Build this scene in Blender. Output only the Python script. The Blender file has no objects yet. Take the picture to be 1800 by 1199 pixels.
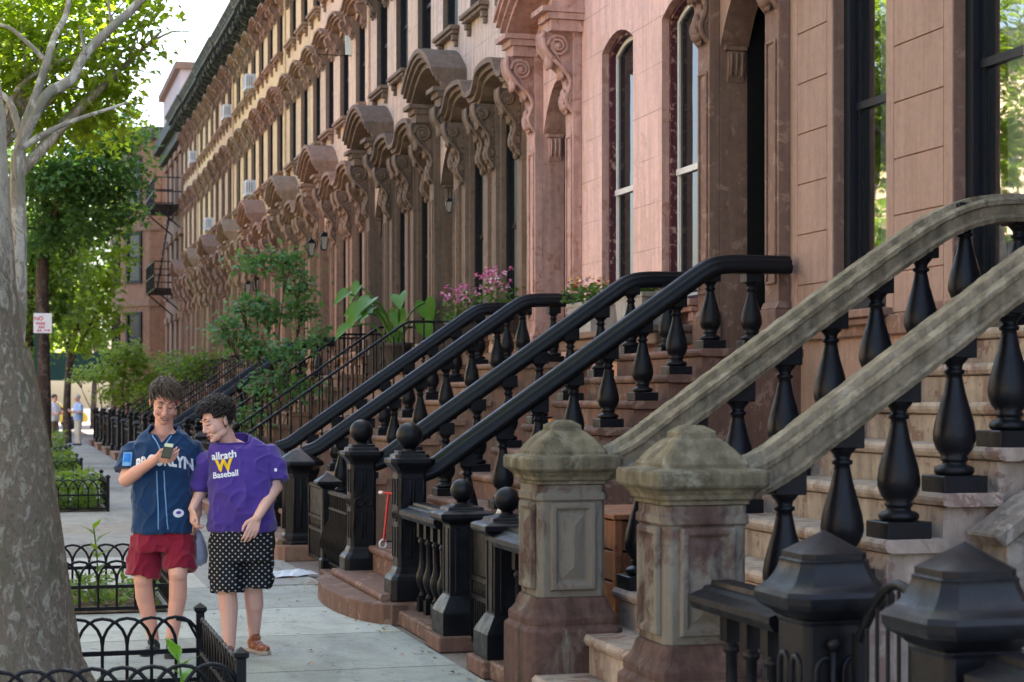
import bpy, bmesh, math, random
from mathutils import Vector, Matrix
from mathutils.bvhtree import BVHTree
PI = math.pi
R = math.radians
scene = bpy.context.scene
COL = scene.collection
rnd = random.Random(7)

# ------------------------------------------------------------------ mesh collector
class MB:
    def __init__(s):
        s.v = []; s.f = []; s.sm = []; s.mi = []; s.sharp = False
    def add(s, vs, fs, smooth=False, mi=0):
        o = len(s.v)
        s.v.extend([tuple(p) for p in vs])
        for f in fs:
            s.f.append(tuple(i + o for i in f)); s.sm.append(smooth); s.mi.append(mi)
    def quad(s, a, b, c, d, mi=0, smooth=False):
        s.add([a, b, c, d], [(0, 1, 2, 3)], smooth, mi)
    def box(s, x0, x1, y0, y1, z0, z1, mi=0):
        vs = [(x, y, z) for x in (x0, x1) for y in (y0, y1) for z in (z0, z1)]
        s.add(vs, [(0, 1, 3, 2), (4, 6, 7, 5), (0, 4, 5, 1), (2, 3, 7, 6), (0, 2, 6, 4), (1, 5, 7, 3)], False, mi)
    def obox(s, c, d, hw, hh, up=(0, 0, 1), mi=0):
        # bar from c to d with half width hw, half height hh
        c = Vector(c); d = Vector(d); t = (d - c).normalized(); u = Vector(up)
        sd = t.cross(u)
        if sd.length < 1e-4: sd = t.cross(Vector((1, 0, 0)))
        sd.normalize(); u = sd.cross(t)
        vs = []
        for p in (c, d):
            for a, b in ((-1, -1), (1, -1), (1, 1), (-1, 1)):
                vs.append(p + sd * hw * a + u * hh * b)
        s.add(vs, [(0, 1, 2, 3), (7, 6, 5, 4), (0, 4, 5, 1), (1, 5, 6, 2), (2, 6, 7, 3), (3, 7, 4, 0)], False, mi)
    def prism(s, poly, axis, a, b, smooth=False, mi=0):
        # poly: list of 2D points in the other two axes (in order xyz minus axis)
        n = len(poly); vs = []
        for t in (a, b):
            for p, q in poly:
                vs.append((t, p, q) if axis == 'x' else (p, t, q) if axis == 'y' else (p, q, t))
        s.add(vs, [tuple(range(n)), tuple(range(2 * n - 1, n - 1, -1))], False, mi)
        s.add(vs, [(i, i + n, (i + 1) % n + n, (i + 1) % n) for i in range(n)], smooth, mi)
    def loft(s, prof, sec, c=(0, 0, 0), smooth=False, mi=0, cap=True):
        # prof: [(scale, z)], sec: unit polygon (x,y)
        n = len(sec); vs = []
        for r, z in prof:
            for x, y in sec:
                vs.append((c[0] + x * r, c[1] + y * r, c[2] + z))
        fs = []
        for k in range(len(prof) - 1):
            for i in range(n):
                j = (i + 1) % n
                fs.append((k * n + i, k * n + j, (k + 1) * n + j, (k + 1) * n + i))
        s.add(vs, fs, smooth, mi)
        if cap:
            m = (len(prof) - 1) * n
            s.add([vs[i] for i in range(n)][::-1], [tuple(range(n))], False, mi)
            s.add([vs[m + i] for i in range(n)], [tuple(range(n))], False, mi)
    def lathe(s, prof, c=(0, 0, 0), seg=16, smooth=True, mi=0):
        s.loft(prof, [(math.cos(2 * PI * i / seg), math.sin(2 * PI * i / seg)) for i in range(seg)], c, smooth, mi)
    def sq(s, prof, c=(0, 0, 0), ch=0.0, mi=0, smooth=False):
        if smooth: s.sharp = True
        # square lofted profile (half widths), optional corner chamfer fraction
        if ch:
            k = 1 - ch
            sec = [(1, -k), (1, k), (k, 1), (-k, 1), (-1, k), (-1, -k), (-k, -1), (k, -1)]
        else:
            sec = [(1, -1), (1, 1), (-1, 1), (-1, -1)]
        s.loft(prof, sec, c, smooth, mi)
    def tube(s, path, r, seg=8, smooth=True, mi=0, closed=False):
        P = [Vector(p) for p in path]; n = len(P)
        rr = r if isinstance(r, (list, tuple)) else [r] * n
        vs = []; N = None
        for i, p in enumerate(P):
            if closed: t = P[(i + 1) % n] - P[i - 1]
            else: t = P[min(i + 1, n - 1)] - P[max(i - 1, 0)]
            if t.length < 1e-9: t = Vector((0, 0, 1))
            t.normalize()
            if N is None:
                N = t.orthogonal().normalized()
                if abs(t.z) < .9: N = t.cross(Vector((0, 0, 1))).normalized()
            else:
                N = (N - t * N.dot(t))
                if N.length < 1e-6: N = t.orthogonal()
                N.normalize()
            B = t.cross(N)
            for k in range(seg):
                a = 2 * PI * k / seg
                vs.append(p + (N * math.cos(a) + B * math.sin(a)) * rr[i])
        fs = []
        m = n if closed else n - 1
        for i in range(m):
            for k in range(seg):
                a = i * seg + k; b = i * seg + (k + 1) % seg
                c2 = ((i + 1) % n) * seg + (k + 1) % seg; d = ((i + 1) % n) * seg + k
                fs.append((a, b, c2, d))
        s.add(vs, fs, smooth, mi)
        if not closed:
            s.add(vs[:seg][::-1], [tuple(range(seg))], False, mi)
            s.add(vs[-seg:], [tuple(range(seg))], False, mi)
    def sweep(s, path, sec, smooth=False, mi=0, jit=0.0):
        # section (side, up); side = horizontal perpendicular of the path
        P = [Vector(p) for p in path]; n = len(P); m = len(sec); vs = []
        for i, p in enumerate(P):
            t = (P[min(i + 1, n - 1)] - P[max(i - 1, 0)]).normalized()
            sd = t.cross(Vector((0, 0, 1)))
            if sd.length < 1e-5: sd = Vector((0, 1, 0))
            sd.normalize(); up = sd.cross(t)
            for a, b in sec:
                q = p + sd * a + up * b
                if jit: q = q + Vector((rnd.uniform(-jit, jit), rnd.uniform(-jit, jit), rnd.uniform(-jit, jit)))
                vs.append(q)
        fs = [(i * m + k, i * m + (k + 1) % m, (i + 1) * m + (k + 1) % m, (i + 1) * m + k) for i in range(n - 1) for k in range(m)]
        s.add(vs, fs, smooth, mi)
        s.add(vs[:m][::-1], [tuple(range(m))], False, mi)
        s.add(vs[-m:], [tuple(range(m))], False, mi)
    def ball(s, c, r, seg=14, rings=9, sc=(1, 1, 1), smooth=True, mi=0):
        vs = []; fs = []
        for i in range(rings + 1):
            th = PI * i / rings
            for k in range(seg):
                a = 2 * PI * k / seg
                vs.append((c[0] + r * sc[0] * math.sin(th) * math.cos(a), c[1] + r * sc[1] * math.sin(th) * math.sin(a), c[2] + r * sc[2] * math.cos(th)))
        for i in range(rings):
            for k in range(seg):
                fs.append((i * seg + k, (i + 1) * seg + k, (i + 1) * seg + (k + 1) % seg, i * seg + (k + 1) % seg))
        s.add(vs, fs, smooth, mi)
    def ring(s, path, w, x0, x1, mi=0):
        # frame in the yz plane: closed path offset inwards by w, between x0 and x1
        inn = offset(path, w); n = len(path)
        vs = [(x0, y, z) for y, z in path] + [(x0, y, z) for y, z in inn] + [(x1, y, z) for y, z in path] + [(x1, y, z) for y, z in inn]
        fs = []
        for i in range(n):
            j = (i + 1) % n
            fs += [(i, j, n + j, n + i), (2 * n + j, 2 * n + i, 3 * n + i, 3 * n + j), (j, i, 2 * n + i, 2 * n + j), (n + i, n + j, 3 * n + j, 3 * n + i)]
        s.add(vs, fs, False, mi)
    def leaf(s, p, d, n, L, W, fold=.25, mi=0):
        # a six-vertex pointed leaf from p along d with normal n
        d = d.normalized(); sd = d.cross(n)
        if sd.length < 1e-5: sd = d.orthogonal()
        sd.normalize(); n = sd.cross(d)
        a = p; b = p + d * L - n * L * .12; m = p + d * L * .5 + n * L * .04
        l1 = p + d * L * .35 + sd * W * .5 + n * fold * W; r1 = p + d * L * .35 - sd * W * .5 + n * fold * W
        o = len(s.v)
        s.v.extend([tuple(a), tuple(l1), tuple(b), tuple(r1), tuple(m)])
        for f in ((0, 4, 1), (1, 4, 2), (2, 4, 3), (3, 4, 0)):
            s.f.append(tuple(i + o for i in f)); s.sm.append(False); s.mi.append(mi)
    def mesh(s, name, mats, recalc=True, bevel=0, bseg=1):
        me = bpy.data.meshes.new(name)
        me.from_pydata(s.v, [], s.f)
        for m in (mats if isinstance(mats, (list, tuple)) else [mats]): me.materials.append(m)
        me.polygons.foreach_set('use_smooth', s.sm)
        me.polygons.foreach_set('material_index', s.mi)
        if recalc or bevel:
            bm = bmesh.new(); bm.from_mesh(me)
            if bevel:
                bmesh.ops.remove_doubles(bm, verts=bm.verts, dist=1e-5)
            bmesh.ops.recalc_face_normals(bm, faces=bm.faces)
            if bevel:
                es = [e for e in bm.edges if len(e.link_faces) == 2 and not (e.link_faces[0].smooth and e.link_faces[1].smooth) and e.calc_face_angle(0) > R(35) and e.calc_length() > bevel * 2.2]
                bmesh.ops.bevel(bm, geom=es, offset=bevel, segments=bseg, affect='EDGES', profile=.6, clamp_overlap=True)
            bm.to_mesh(me); bm.free()
        if s.sharp: me.set_sharp_from_angle(angle=R(28))
        me.update()
        return me
    def build(s, name, mats, parent=None, recalc=True, bevel=0, bseg=1, loc=None):
        return link(name, s.mesh(name, mats, recalc, bevel, bseg), parent, loc)

def link(name, me, parent=None, loc=None, rz=0):
    o = bpy.data.objects.new(name, me); COL.objects.link(o)
    if parent is not None: o.parent = parent
    if loc is not None: o.location = loc
    if rz: o.rotation_euler = (0, 0, rz)
    return o

def offset(path, w):
    n = len(path); out = []
    ar = sum(path[i][0] * path[(i + 1) % n][1] - path[(i + 1) % n][0] * path[i][1] for i in range(n))
    sg = 1 if ar > 0 else -1
    for i in range(n):
        p0 = Vector(path[i - 1]); p1 = Vector(path[i]); p2 = Vector(path[(i + 1) % n])
        e1 = (p1 - p0).normalized(); e2 = (p2 - p1).normalized()
        n1 = Vector((-e1.y, e1.x)) * sg; n2 = Vector((-e2.y, e2.x)) * sg
        m = n1 + n2
        if m.length < 1e-6: m = n1
        m.normalize()
        k = max(.3, m.dot(n1))
        q = p1 + m * (w / k)
        out.append((q.x, q.y))
    return out

def thing(name, label, cat, loc=(0, 0, 0), rz=0, group=None):
    o = bpy.data.objects.new(name, None); COL.objects.link(o)
    o.empty_display_size = .2
    o.location = loc; o.rotation_euler = (0, 0, rz)
    o['label'] = label; o['category'] = cat
    if group: o['group'] = group
    return o
def tag(o, label, cat, group=None, kind=None):
    o['label'] = label; o['category'] = cat
    if group: o['group'] = group
    if kind: o['kind'] = kind
    return o
def struct(o, label=None):
    o['kind'] = 'structure'
    if label: o['label'] = label
    return o
def stuff(o, label, cat):
    o['kind'] = 'stuff'; o['label'] = label; o['category'] = cat
    return o
def kids(o): return [c for c in bpy.data.objects if c.parent == o]
def copy_tree(o, parent=None, remap=None, cm=None):
    if cm is None:
        cm = {}
        for c in bpy.data.objects:
            if c.parent: cm.setdefault(c.parent.name, []).append(c)
    c = o.copy(); COL.objects.link(c)
    c.parent = parent
    if remap and c.data:
        for i, sl in enumerate(c.material_slots):
            m = o.data.materials[i]
            if m and m.name in remap:
                sl.link = 'OBJECT'; sl.material = remap[m.name]
    for ch in cm.get(o.name, []): copy_tree(ch, c, remap, cm)
    return c

def smooth(a, b, t):
    t = min(1, max(0, (t - a) / (b - a))); return t * t * (3 - 2 * t)
def catmull(pts, n=6):
    P = [Vector(p) for p in pts]; out = []
    for i in range(len(P) - 1):
        p0 = P[max(i - 1, 0)]; p1 = P[i]; p2 = P[i + 1]; p3 = P[min(i + 2, len(P) - 1)]
        for k in range(n):
            t = k / n
            out.append(.5 * ((2 * p1) + (p2 - p0) * t + (2 * p0 - 5 * p1 + 4 * p2 - p3) * t * t + (3 * p1 - p0 - 3 * p2 + p3) * t ** 3))
    out.append(P[-1]); return out

# ------------------------------------------------------------------ materials
MATS = {}
class NT:
    def __init__(s, name):
        s.m = bpy.data.materials.new(name); s.m.use_nodes = True
        s.t = s.m.node_tree; s.t.nodes.clear()
        s.out = s.n('ShaderNodeOutputMaterial')
    def n(s, typ, **kw):
        nd = s.t.nodes.new(typ)
        for k, v in kw.items():
            if k.startswith('i_'):
                key = k[2:]; key = int(key) if key.isdigit() else key.replace('_', ' ')
                sock = nd.inputs[key]
                if hasattr(v, 'is_output') or isinstance(v, bpy.types.NodeSocket): s.t.links.new(v, sock)
                else: sock.default_value = v
            else: setattr(nd, k, v)
        return nd
    def l(s, a, b): s.t.links.new(a, b)
    def pos(s): return s.n('ShaderNodeNewGeometry').outputs['Position']
    def scaled(s, v, sc):
        return s.n('ShaderNodeMapping', i_Vector=v, i_Scale=sc).outputs[0]
    def noise(s, v, scale, detail=4, rough=.55, dist=0):
        return s.n('ShaderNodeTexNoise', i_Vector=v, i_Scale=scale, i_Detail=detail, i_Roughness=rough, i_Distortion=dist).outputs['Fac']
    def ramp(s, fac, stops, interp='LINEAR'):
        r = s.n('ShaderNodeValToRGB', i_Fac=fac); cr = r.color_ramp; cr.interpolation = interp
        while len(cr.elements) < len(stops): cr.elements.new(.5)
        for e, (p, c) in zip(cr.elements, stops):
            e.position = p; e.color = (c[0], c[1], c[2], 1) if isinstance(c, (tuple, list)) else (c, c, c, 1)
        return r.outputs['Color']
    def mix(s, fac, a, b, mode='MIX'):
        nd = s.n('ShaderNodeMix', data_type='RGBA', blend_type=mode)
        for k, v in ((0, fac), (6, a), (7, b)):
            if isinstance(v, bpy.types.NodeSocket): s.l(v, nd.inputs[k])
            else: nd.inputs[k].default_value = v if k == 0 else (v[0], v[1], v[2], 1)
        return nd.outputs[2]
    def math(s, op, a, b=0.0):
        nd = s.n('ShaderNodeMath', operation=op)
        for k, v in ((0, a), (1, b)):
            if isinstance(v, bpy.types.NodeSocket): s.l(v, nd.inputs[k])
            else: nd.inputs[k].default_value = v
        return nd.outputs[0]
    def bump(s, h, strength=.3, dist=.02, normal=None):
        nd = s.n('ShaderNodeBump', i_Height=h, i_Strength=strength, i_Distance=dist)
        if normal is not None: s.l(normal, nd.inputs['Normal'])
        return nd.outputs[0]
    def pbsdf(s, color, rough=.7, metal=0, spec=.4, normal=None, **kw):
        nd = s.n('ShaderNodeBsdfPrincipled')
        for k, v in (('Base Color', color), ('Roughness', rough), ('Metallic', metal), ('Specular IOR Level', spec)):
            if isinstance(v, bpy.types.NodeSocket): s.l(v, nd.inputs[k])
            elif isinstance(v, (tuple, list)): nd.inputs[k].default_value = (v[0], v[1], v[2], 1)
            else: nd.inputs[k].default_value = v
        for k, v in kw.items(): nd.inputs[k.replace('_', ' ')].default_value = v
        if normal is not None: s.l(normal, nd.inputs['Normal'])
        s.l(nd.outputs[0], s.out.inputs['Surface'])
        return nd

def mul(c, k): return tuple(min(1, x * k) for x in c)
def stone(name, c, var=.18, patch=None, pamt=.5, pscale=1.2, streak=.25, grain=.3, rough=.85, bump=.25, spec=.25, grainscale=90, soft=.04, pstretch=1.0, joint=None):
    t = NT(name); p = t.pos()
    n1 = t.noise(p, 1.1, 5, .6); n2 = t.noise(p, 14, 4, .65)
    col = t.mix(n1, mul(c, 1 - var), mul(c, 1 + var))
    g = t.ramp(n2, [(.3, 1 - grain * .55), (.7, 1 + grain * .25)])
    col = t.mix(1, col, g, 'MULTIPLY')
    if streak:
        sn = t.noise(t.scaled(p, (7, 7, .5)), 1.6, 4, .6)
        col = t.mix(1, col, t.ramp(sn, [(.38, 1 - streak), (.6, 1.04)]), 'MULTIPLY')
    if patch:
        pn = t.noise(t.scaled(p, (1, 1, pstretch)), pscale * 2.2, 7, .68, .6)
        f = t.ramp(pn, [(.62 - pamt * .22, 0), (.62 + soft - pamt * .22, 1)])
        col = t.mix(f, col, patch)
    if joint:
        sz = t.n('ShaderNodeSeparateXYZ'); t.l(p, sz.inputs[0])
        fz = t.math('FRACT', t.math('DIVIDE', t.math('ADD', sz.outputs[2], t.math('MULTIPLY', t.noise(p, 3, 2), .012)), joint))
        ln = t.math('LESS_THAN', fz, .011 / joint)
        cr = t.math('LESS_THAN', t.math('ABSOLUTE', t.math('SUBTRACT', t.noise(t.scaled(p, (1, 1, .5)), 1.3, 5, .6, .3), .5)), .0022)
        lf = t.math('MAXIMUM', t.math('MULTIPLY', ln, t.ramp(t.noise(p, 2.2, 3), [(.35, .15), (.6, .75)])), t.math('MULTIPLY', cr, .35))
        col = t.mix(lf, col, mul(c, .45))
    h = t.noise(p, grainscale, 4, .7)
    nb = t.bump(h, bump, .006)
    nb = t.bump(n2, bump, .012, nb)
    t.pbsdf(col, rough, 0, spec, nb)
    MATS[name] = t.m; return t.m
def plain(name, c, rough=.6, spec=.4, metal=0, var=.12, scale=8, bump=.0, bscale=60):
    t = NT(name); p = t.pos()
    n1 = t.noise(p, scale, 4, .6)
    col = t.mix(n1, mul(c, 1 - var), mul(c, 1 + var))
    nb = t.bump(t.noise(p, bscale, 4, .6), bump, .004) if bump else None
    t.pbsdf(col, rough, metal, spec, nb)
    MATS[name] = t.m; return t.m
def leafmat(name, c1, c2, trans=.45, rough=.5):
    # two-sided leaf: diffuse plus translucency, colour varying per leaf clump
    t = NT(name); p = t.pos()
    n = t.noise(p, 1.3, 3, .6); w = t.n('ShaderNodeNewGeometry').outputs['Random Per Island']
    f = t.math('ADD', t.math('MULTIPLY', n, .6), t.math('MULTIPLY', w, .4))
    col = t.mix(t.ramp(f, [(.25, 0), (.75, 1)]), c1, c2)
    b = t.n('ShaderNodeBsdfPrincipled', i_Base_Color=col, i_Roughness=rough)
    b.inputs['Specular IOR Level'].default_value = .3
    tr = t.n('ShaderNodeBsdfTranslucent', i_Color=t.mix(1, col, (1.25, 1.35, .55), 'MULTIPLY'))
    mx = t.n('ShaderNodeMixShader', i_Fac=trans)
    t.l(b.outputs[0], mx.inputs[1]); t.l(tr.outputs[0], mx.inputs[2]); t.l(mx.outputs[0], t.out.inputs['Surface'])
    MATS[name] = t.m; return t.m
def ironmat(name, c=(.004, .0045, .006), rough=.38):
    t = NT(name); p = t.pos()
    n = t.noise(p, 9, 4, .6)
    col = t.mix(n, mul(c, .7), mul(c, 1.6))
    dust = t.noise(p, 3.2, 5, .7)
    nz = t.n('ShaderNodeSeparateXYZ'); t.l(t.n('ShaderNodeNewGeometry').outputs['Normal'], nz.inputs[0])
    up = t.ramp(nz.outputs[2], [(.3, 0), (1, .5)])
    col = t.mix(t.math('MULTIPLY', up, dust), col, (.018, .018, .018))
    rg = t.ramp(n, [(.3, rough - .08), (.7, rough + .2)])
    nb = t.bump(t.noise(p, 70, 3, .6), .2, .004); nb = t.bump(t.noise(p, 14, 5, .7), .22, .012, nb)
    chip = t.noise(p, 11, 6, .72, .5); col = t.mix(t.ramp(chip, [(.70, 0), (.72, .8)]), col, (.06, .032, .02))
    t.pbsdf(col, rg, 0, .20, nb)
    MATS[name] = t.m; return t.m
def glassmat(name, tint=(.012, .013, .014), rough=.03):
    t = NT(name); p = t.pos()
    nb = t.bump(t.noise(p, 1.7, 2, .5), .03, .05)
    t.pbsdf(tint, rough, 0, .6, nb)
    MATS[name] = t.m; return t.m
def clearglass(name, mixf=.30):
    t = NT(name); p = t.pos()
    nb = t.bump(t.noise(p, 1.7, 2, .5), .03, .05)
    gl = t.n('ShaderNodeBsdfGlossy', i_Roughness=.02, i_Normal=nb)
    tr = t.n('ShaderNodeBsdfTransparent', i_Color=(.75, .8, .78, 1))
    lw = t.n('ShaderNodeLayerWeight', i_Blend=.35)
    f = t.math('ADD', t.math('MULTIPLY', lw.outputs['Fresnel'], .4), mixf)
    mx = t.n('ShaderNodeMixShader', i_Fac=f)
    t.l(tr.outputs[0], mx.inputs[1]); t.l(gl.outputs[0], mx.inputs[2]); t.l(mx.outputs[0], t.out.inputs['Surface'])
    MATS[name] = t.m; return t.m
# ------------------------------------------------------------------ materials of the row
iron = ironmat('black_iron')
ironb = ironmat('worn_black_iron', (.0048, .0053, .0072), .36)
navy = plain('navy_frame', (.008, .010, .016), .5, .22, 0, .25, 12, .1)
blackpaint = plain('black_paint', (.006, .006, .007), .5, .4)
glass = glassmat('dark_glass')
clear = clearglass('window_glass', .05)
paleglass = glassmat('blind_glass', (.16, .18, .165), .06)  # blinds and pale sky reflection both put into the pane's base colour
whitewood = plain('white_sash', (.62, .60, .58), .5, .4, 0, .12, 14, .1)
burgundy = stone('burgundy_frame', (.075, .018, .028), .3, (.30, .20, .17), .28, 7, .3, .3, .6, .2)
woodcornice = stone('cornice_paint', (.035, .04, .034), .35, (.12, .125, .08), .35, 3, .3, .4, .7, .2)
brown_wall = stone('brown_wall', (.325, .214, .172), .10, None, 0, 1, .10, .22, .85, .22)
brown_trim = stone('brown_trim', (.20, .122, .095), .12, (.27, .175, .135), .25, 3, .14, .3, .85, .25)
pink_wall = stone('pink_wall', (.72, .465, .405), .06, (.60, .39, .32), .22, .9, .16, .2, .85, .2, joint=.435)
pink_trim = stone('pink_trim', (.52, .315, .265), .14, (.36, .19, .145), .3, 2.5, .22, .3, .85, .3)
curtain = plain('curtain', (.42, .43, .40), .9, .1, 0, .12, 3)
room = plain('room_wall', (.14, .14, .125), .9, .1)
doorwood = plain('dark_door', (.022, .014, .011), .4, .5, 0, .3, 6)
lampglow = plain('cream_glass', (.34, .32, .26), .3, .4)
step_brown = stone('stair_brown', (.145, .082, .062), .2, (.22, .14, .108), .3, 2.4, .2, .3, .8, .3)
step_pale = stone('stair_pale', (.36, .29, .235), .16, (.20, .13, .105), .34, 2.2, .3, .45, .85, .4)
step_tan = stone('stair_tan', (.22, .145, .105), .18, (.22, .12, .09), .4, 2.5, .25, .4, .85, .35)

XW = 5.9

def apath(y0, y1, z0, z1, rise, n=8):
    # closed outline of an opening (y, z) with a segmental top
    P = [(y0, z0), (y1, z0)]
    if rise <= 0: return P + [(y1, z1), (y0, z1)]
    for i in range(n + 1):
        u = 1 - 2 * i / n
        P.append(((y0 + y1) / 2 + u * (y1 - y0) / 2, z1 - rise * u * u))
    return P

def facade(mb, W, H, ops, x=0.0, z_lo=0.0):
    ys = sorted({0.0, W, *[o[0] for o in ops], *[o[1] for o in ops]}); zs = sorted({z_lo, H, *[o[2] for o in ops], *[o[3] for o in ops]})
    for i in range(len(ys) - 1):
        for j in range(len(zs) - 1):
            cy = (ys[i] + ys[i + 1]) / 2; cz = (zs[j] + zs[j + 1]) / 2
            if any(o[0] < cy < o[1] and o[2] < cz < o[3] for o in ops): continue
            mb.quad((x, ys[i], zs[j]), (x, ys[i], zs[j + 1]), (x, ys[i + 1], zs[j + 1]), (x, ys[i + 1], zs[j]))
    for (y0, y1, z0, z1, rise, d) in ops:
        P = apath(y0, y1, z0, z1, rise)
        for i in range(len(P)):
            a = P[i]; b = P[(i + 1) % len(P)]
            mb.quad((x, a[0], a[1]), (x, b[0], b[1]), (x + d, b[0], b[1]), (x + d, a[0], a[1]), mi=1)
        if rise > 0:
            A = P[2:]
            for i in range(len(A) - 1):
                a = A[i]; b = A[i + 1]
                mb.quad((x, a[0], a[1]), (x, b[0], b[1]), (x, b[0], z1), (x, a[0], z1))

def console_mesh(name, w, h, p, m, fine=True):
    mb = MB()
    pts = [(0, 1), (.07, 1.02), (.18, .97), (.30, .76), (.42, .45), (.54, .30), (.64, .35), (.72, .42), (.80, .36), (.88, .2), (.94, .10)]
    cv = catmull([(-x * p, -t * h, 0) for t, x in pts], 3 if fine else 1)
    front = [(q.x, q.y) for q in cv]
    poly = [(0, 0)] + front + [(0, -.94 * h)]
    k = .36 * w
    # core, extruded along y (strip-built so the concave outline is clean)
    n = len(front)
    for i in range(n - 1):
        a, b = front[i], front[i + 1]
        for y in (-k, k):
            mb.quad((0, y, a[1]), (a[0], y, a[1]), (b[0], y, b[1]), (0, y, b[1]))
        mb.quad((a[0], -k, a[1]), (a[0], k, a[1]), (b[0], k, b[1]), (b[0], -k, b[1]), smooth=True)
    mb.quad((0, -k, 0), (0, k, 0), (front[0][0], k, 0), (front[0][0], -k, 0))
    sg = 6 if fine else 4
    for y in (-w * .43, w * .43):
        mb.tube([(x + .02 * p, y, z) for x, z in front], .075 * w + .006, sg)
        mb.tube([(x * .72, y, z * .97 - .03 * h) for x, z in front[2:]], .045 * w, sg)
    if fine:
        for y in (-w * .40, w * .40):
            for cx, cz, r0, turns in ((-.60 * p, -.15 * h, .30 * p, 2.2), (-.22 * p, -.735 * h, .17 * p, 1.6)):
                N = int(turns * 9)
                P = []
                for i in range(N + 1):
                    a = 2 * PI * turns * i / N; rr = r0 * (1 - .8 * i / N)
                    P.append((cx - rr * math.cos(a), y, cz + rr * math.sin(a)))
                mb.tube(P, [.06 * w + .012 * (1 - i / N) for i in range(N + 1)], 5)
                mb.ball((cx, y, cz), r0 * .28, 8, 5)
            for i in range(9):   # beading down the back edge
                mb.ball((-.035, y, -.14 * h - i * .085 * h), .016, 6, 4)
    # leaf relief down the front
    q = [Vector((a, 0, b)) for a, b in front]
    for i, tt in enumerate((.30, .42, .54, .66, .76, .85) if fine else (.35, .6, .8)):
        c = q[int(tt * (n - 1))]
        r = w * (.34 - .03 * i)
        mb.ball((c.x - .01, 0, c.z), r, 8, 5, (.55, 1, 1.15))
        if fine:
            for sy in (-1, 1):
                mb.ball((c.x - .012, sy * r * .9, c.z - r * .5), r * .5, 6, 4, (.7, .8, 1.3))
    mb.ball((-.10 * p - .02, 0, -h * .95), .2 * w, 8, 6, (1, 1, 1.2))
    if fine:
        mb.ball((-.36 * p, 0, -h * .80), .26 * w, 8, 6, (.9, 1.5, .8))
    return mb.mesh(name, m)

def hood_curve(kind, a, rise, n=22):
    out = []
    for i in range(n + 1):
        y = -a + 2 * a * i / n; s = abs(y) / a
        if kind == 'ogee':
            z = rise * (.62 * (1 - smooth(.48, .86, s)) + .38 * math.sqrt(max(0, 1 - (min(s, .6) / .6) ** 2)))
        else:
            z = rise * (1 - s * s)
        out.append((y, z))
    return out

def hood_layers(mb, c, kind, a, rise, layers, z0):
    cv = hood_curve(kind, a, rise)
    for (p, h0, h1) in layers:
        n = len(cv)
        for i in range(n - 1):
            (ya, za), (yb, zb) = cv[i], cv[i + 1]
            A = [(x, y + c, z0 + z + h) for (y, z) in ((ya, za), (yb, zb)) for h in (h0, h1) for x in (0.0, -p)]
            # 0 a,h0,back 1 a,h0,front 2 a,h1,back 3 a,h1,front 4.. b
            mb.add(A, [(1, 5, 7, 3), (2, 3, 7, 6), (0, 4, 5, 1)])
            if i == 0: mb.add(A[:4], [(0, 1, 3, 2)])
            if i == n - 2: mb.add(A[4:], [(0, 2, 3, 1)])

CM = {}
def window(house, c, hw, z0, z1, rise, frame_m, sash_m, glass_m, d=.2, fw=.07, meet=.5, name='window', label=None):
    P = apath(c - hw, c + hw, z0, z1, rise)
    f = MB(); f.ring(P, fw, d - .05, d + .06)
    f.box(d - .09, d + .02, c - hw + .002, c + hw - .002, z0 + .002, z0 + .05)
    w = f.build(name, frame_m, house)
    if label: w['label'] = label
    Q = offset(P, fw - .004); s = MB(); sw = .045
    zm = z0 + (z1 - rise - z0) * meet
    s.ring(Q, sw, d + .012, d + .045)
    yi = hw - fw - .002
    s.box(d - .002, d + .035, c - yi, c + yi, zm - .028, zm + .028)
    s.box(d + .028, d + .05, c - yi, c - yi + sw, z0 + fw, zm - .03); s.box(d + .028, d + .05, c + yi - sw, c + yi, z0 + fw, zm - .03)
    s.build('sash', sash_m, w)
    g = MB(); Q2 = offset(P, fw - .01)
    g.add([(d + .030, y, z) for y, z in Q2], [tuple(range(len(Q2)))])
    g.build('pane', glass_m, w, recalc=False)
    return w

def sill(house, c, hw, z, m, p=.14, brackets=True):
    b = MB(); b.box(-p, .0, c - hw - .10, c + hw + .10, z - .06, z); b.box(-p * .75, 0, c - hw - .07, c + hw + .07, z - .11, z - .063)
    if brackets:
        for sy in (-1, 1):
            y = c + sy * (hw - .02)
            b.box(-p * .6, 0, y - .05, y + .05, z - .2, z - .113); b.box(-p * .35, 0, y - .04, y + .04, z - .28, z - .203)
    return b.build('window_sill', m, house, bevel=.008)

def cornice(house, W, m, z=11.2):
    c = MB()
    c.box(-.06, .0, .01, W - .01, z - .5, z); c.box(-.10, 0, .01, W - .01, z - .55, z - .503)
    c.box(-.42, 0, .01, W - .01, z + .0, z + .06); c.box(-.56, .3, .01, W - .01, z + .063, z + .17)
    c.prism([(.3, z + .173), (-.57, z + .173), (-.60, z + .23), (-.66, z + .30), (-.66, z + .36), (.3, z + .42)], 'y', .01, W - .01)
    o = c.build('cornice', m, house, bevel=.006)
    n = int(W / .62)
    for i in range(n):
        y = (i + .5) * W / n; b = MB()
        b.prism([(-.001, z - .002), (-.50, z - .002), (-.50, z - .10), (-.34, z - .17), (-.17, z - .24), (-.13, z - .36), (-.16, z - .44), (-.061, z - .48), (-.061, z - .1)], 'y', y - .07, y + .07)
        b.ball((-.45, y, z - .13), .07, 8, 6)
        b.build('bracket', m, o)
    return o

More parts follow.
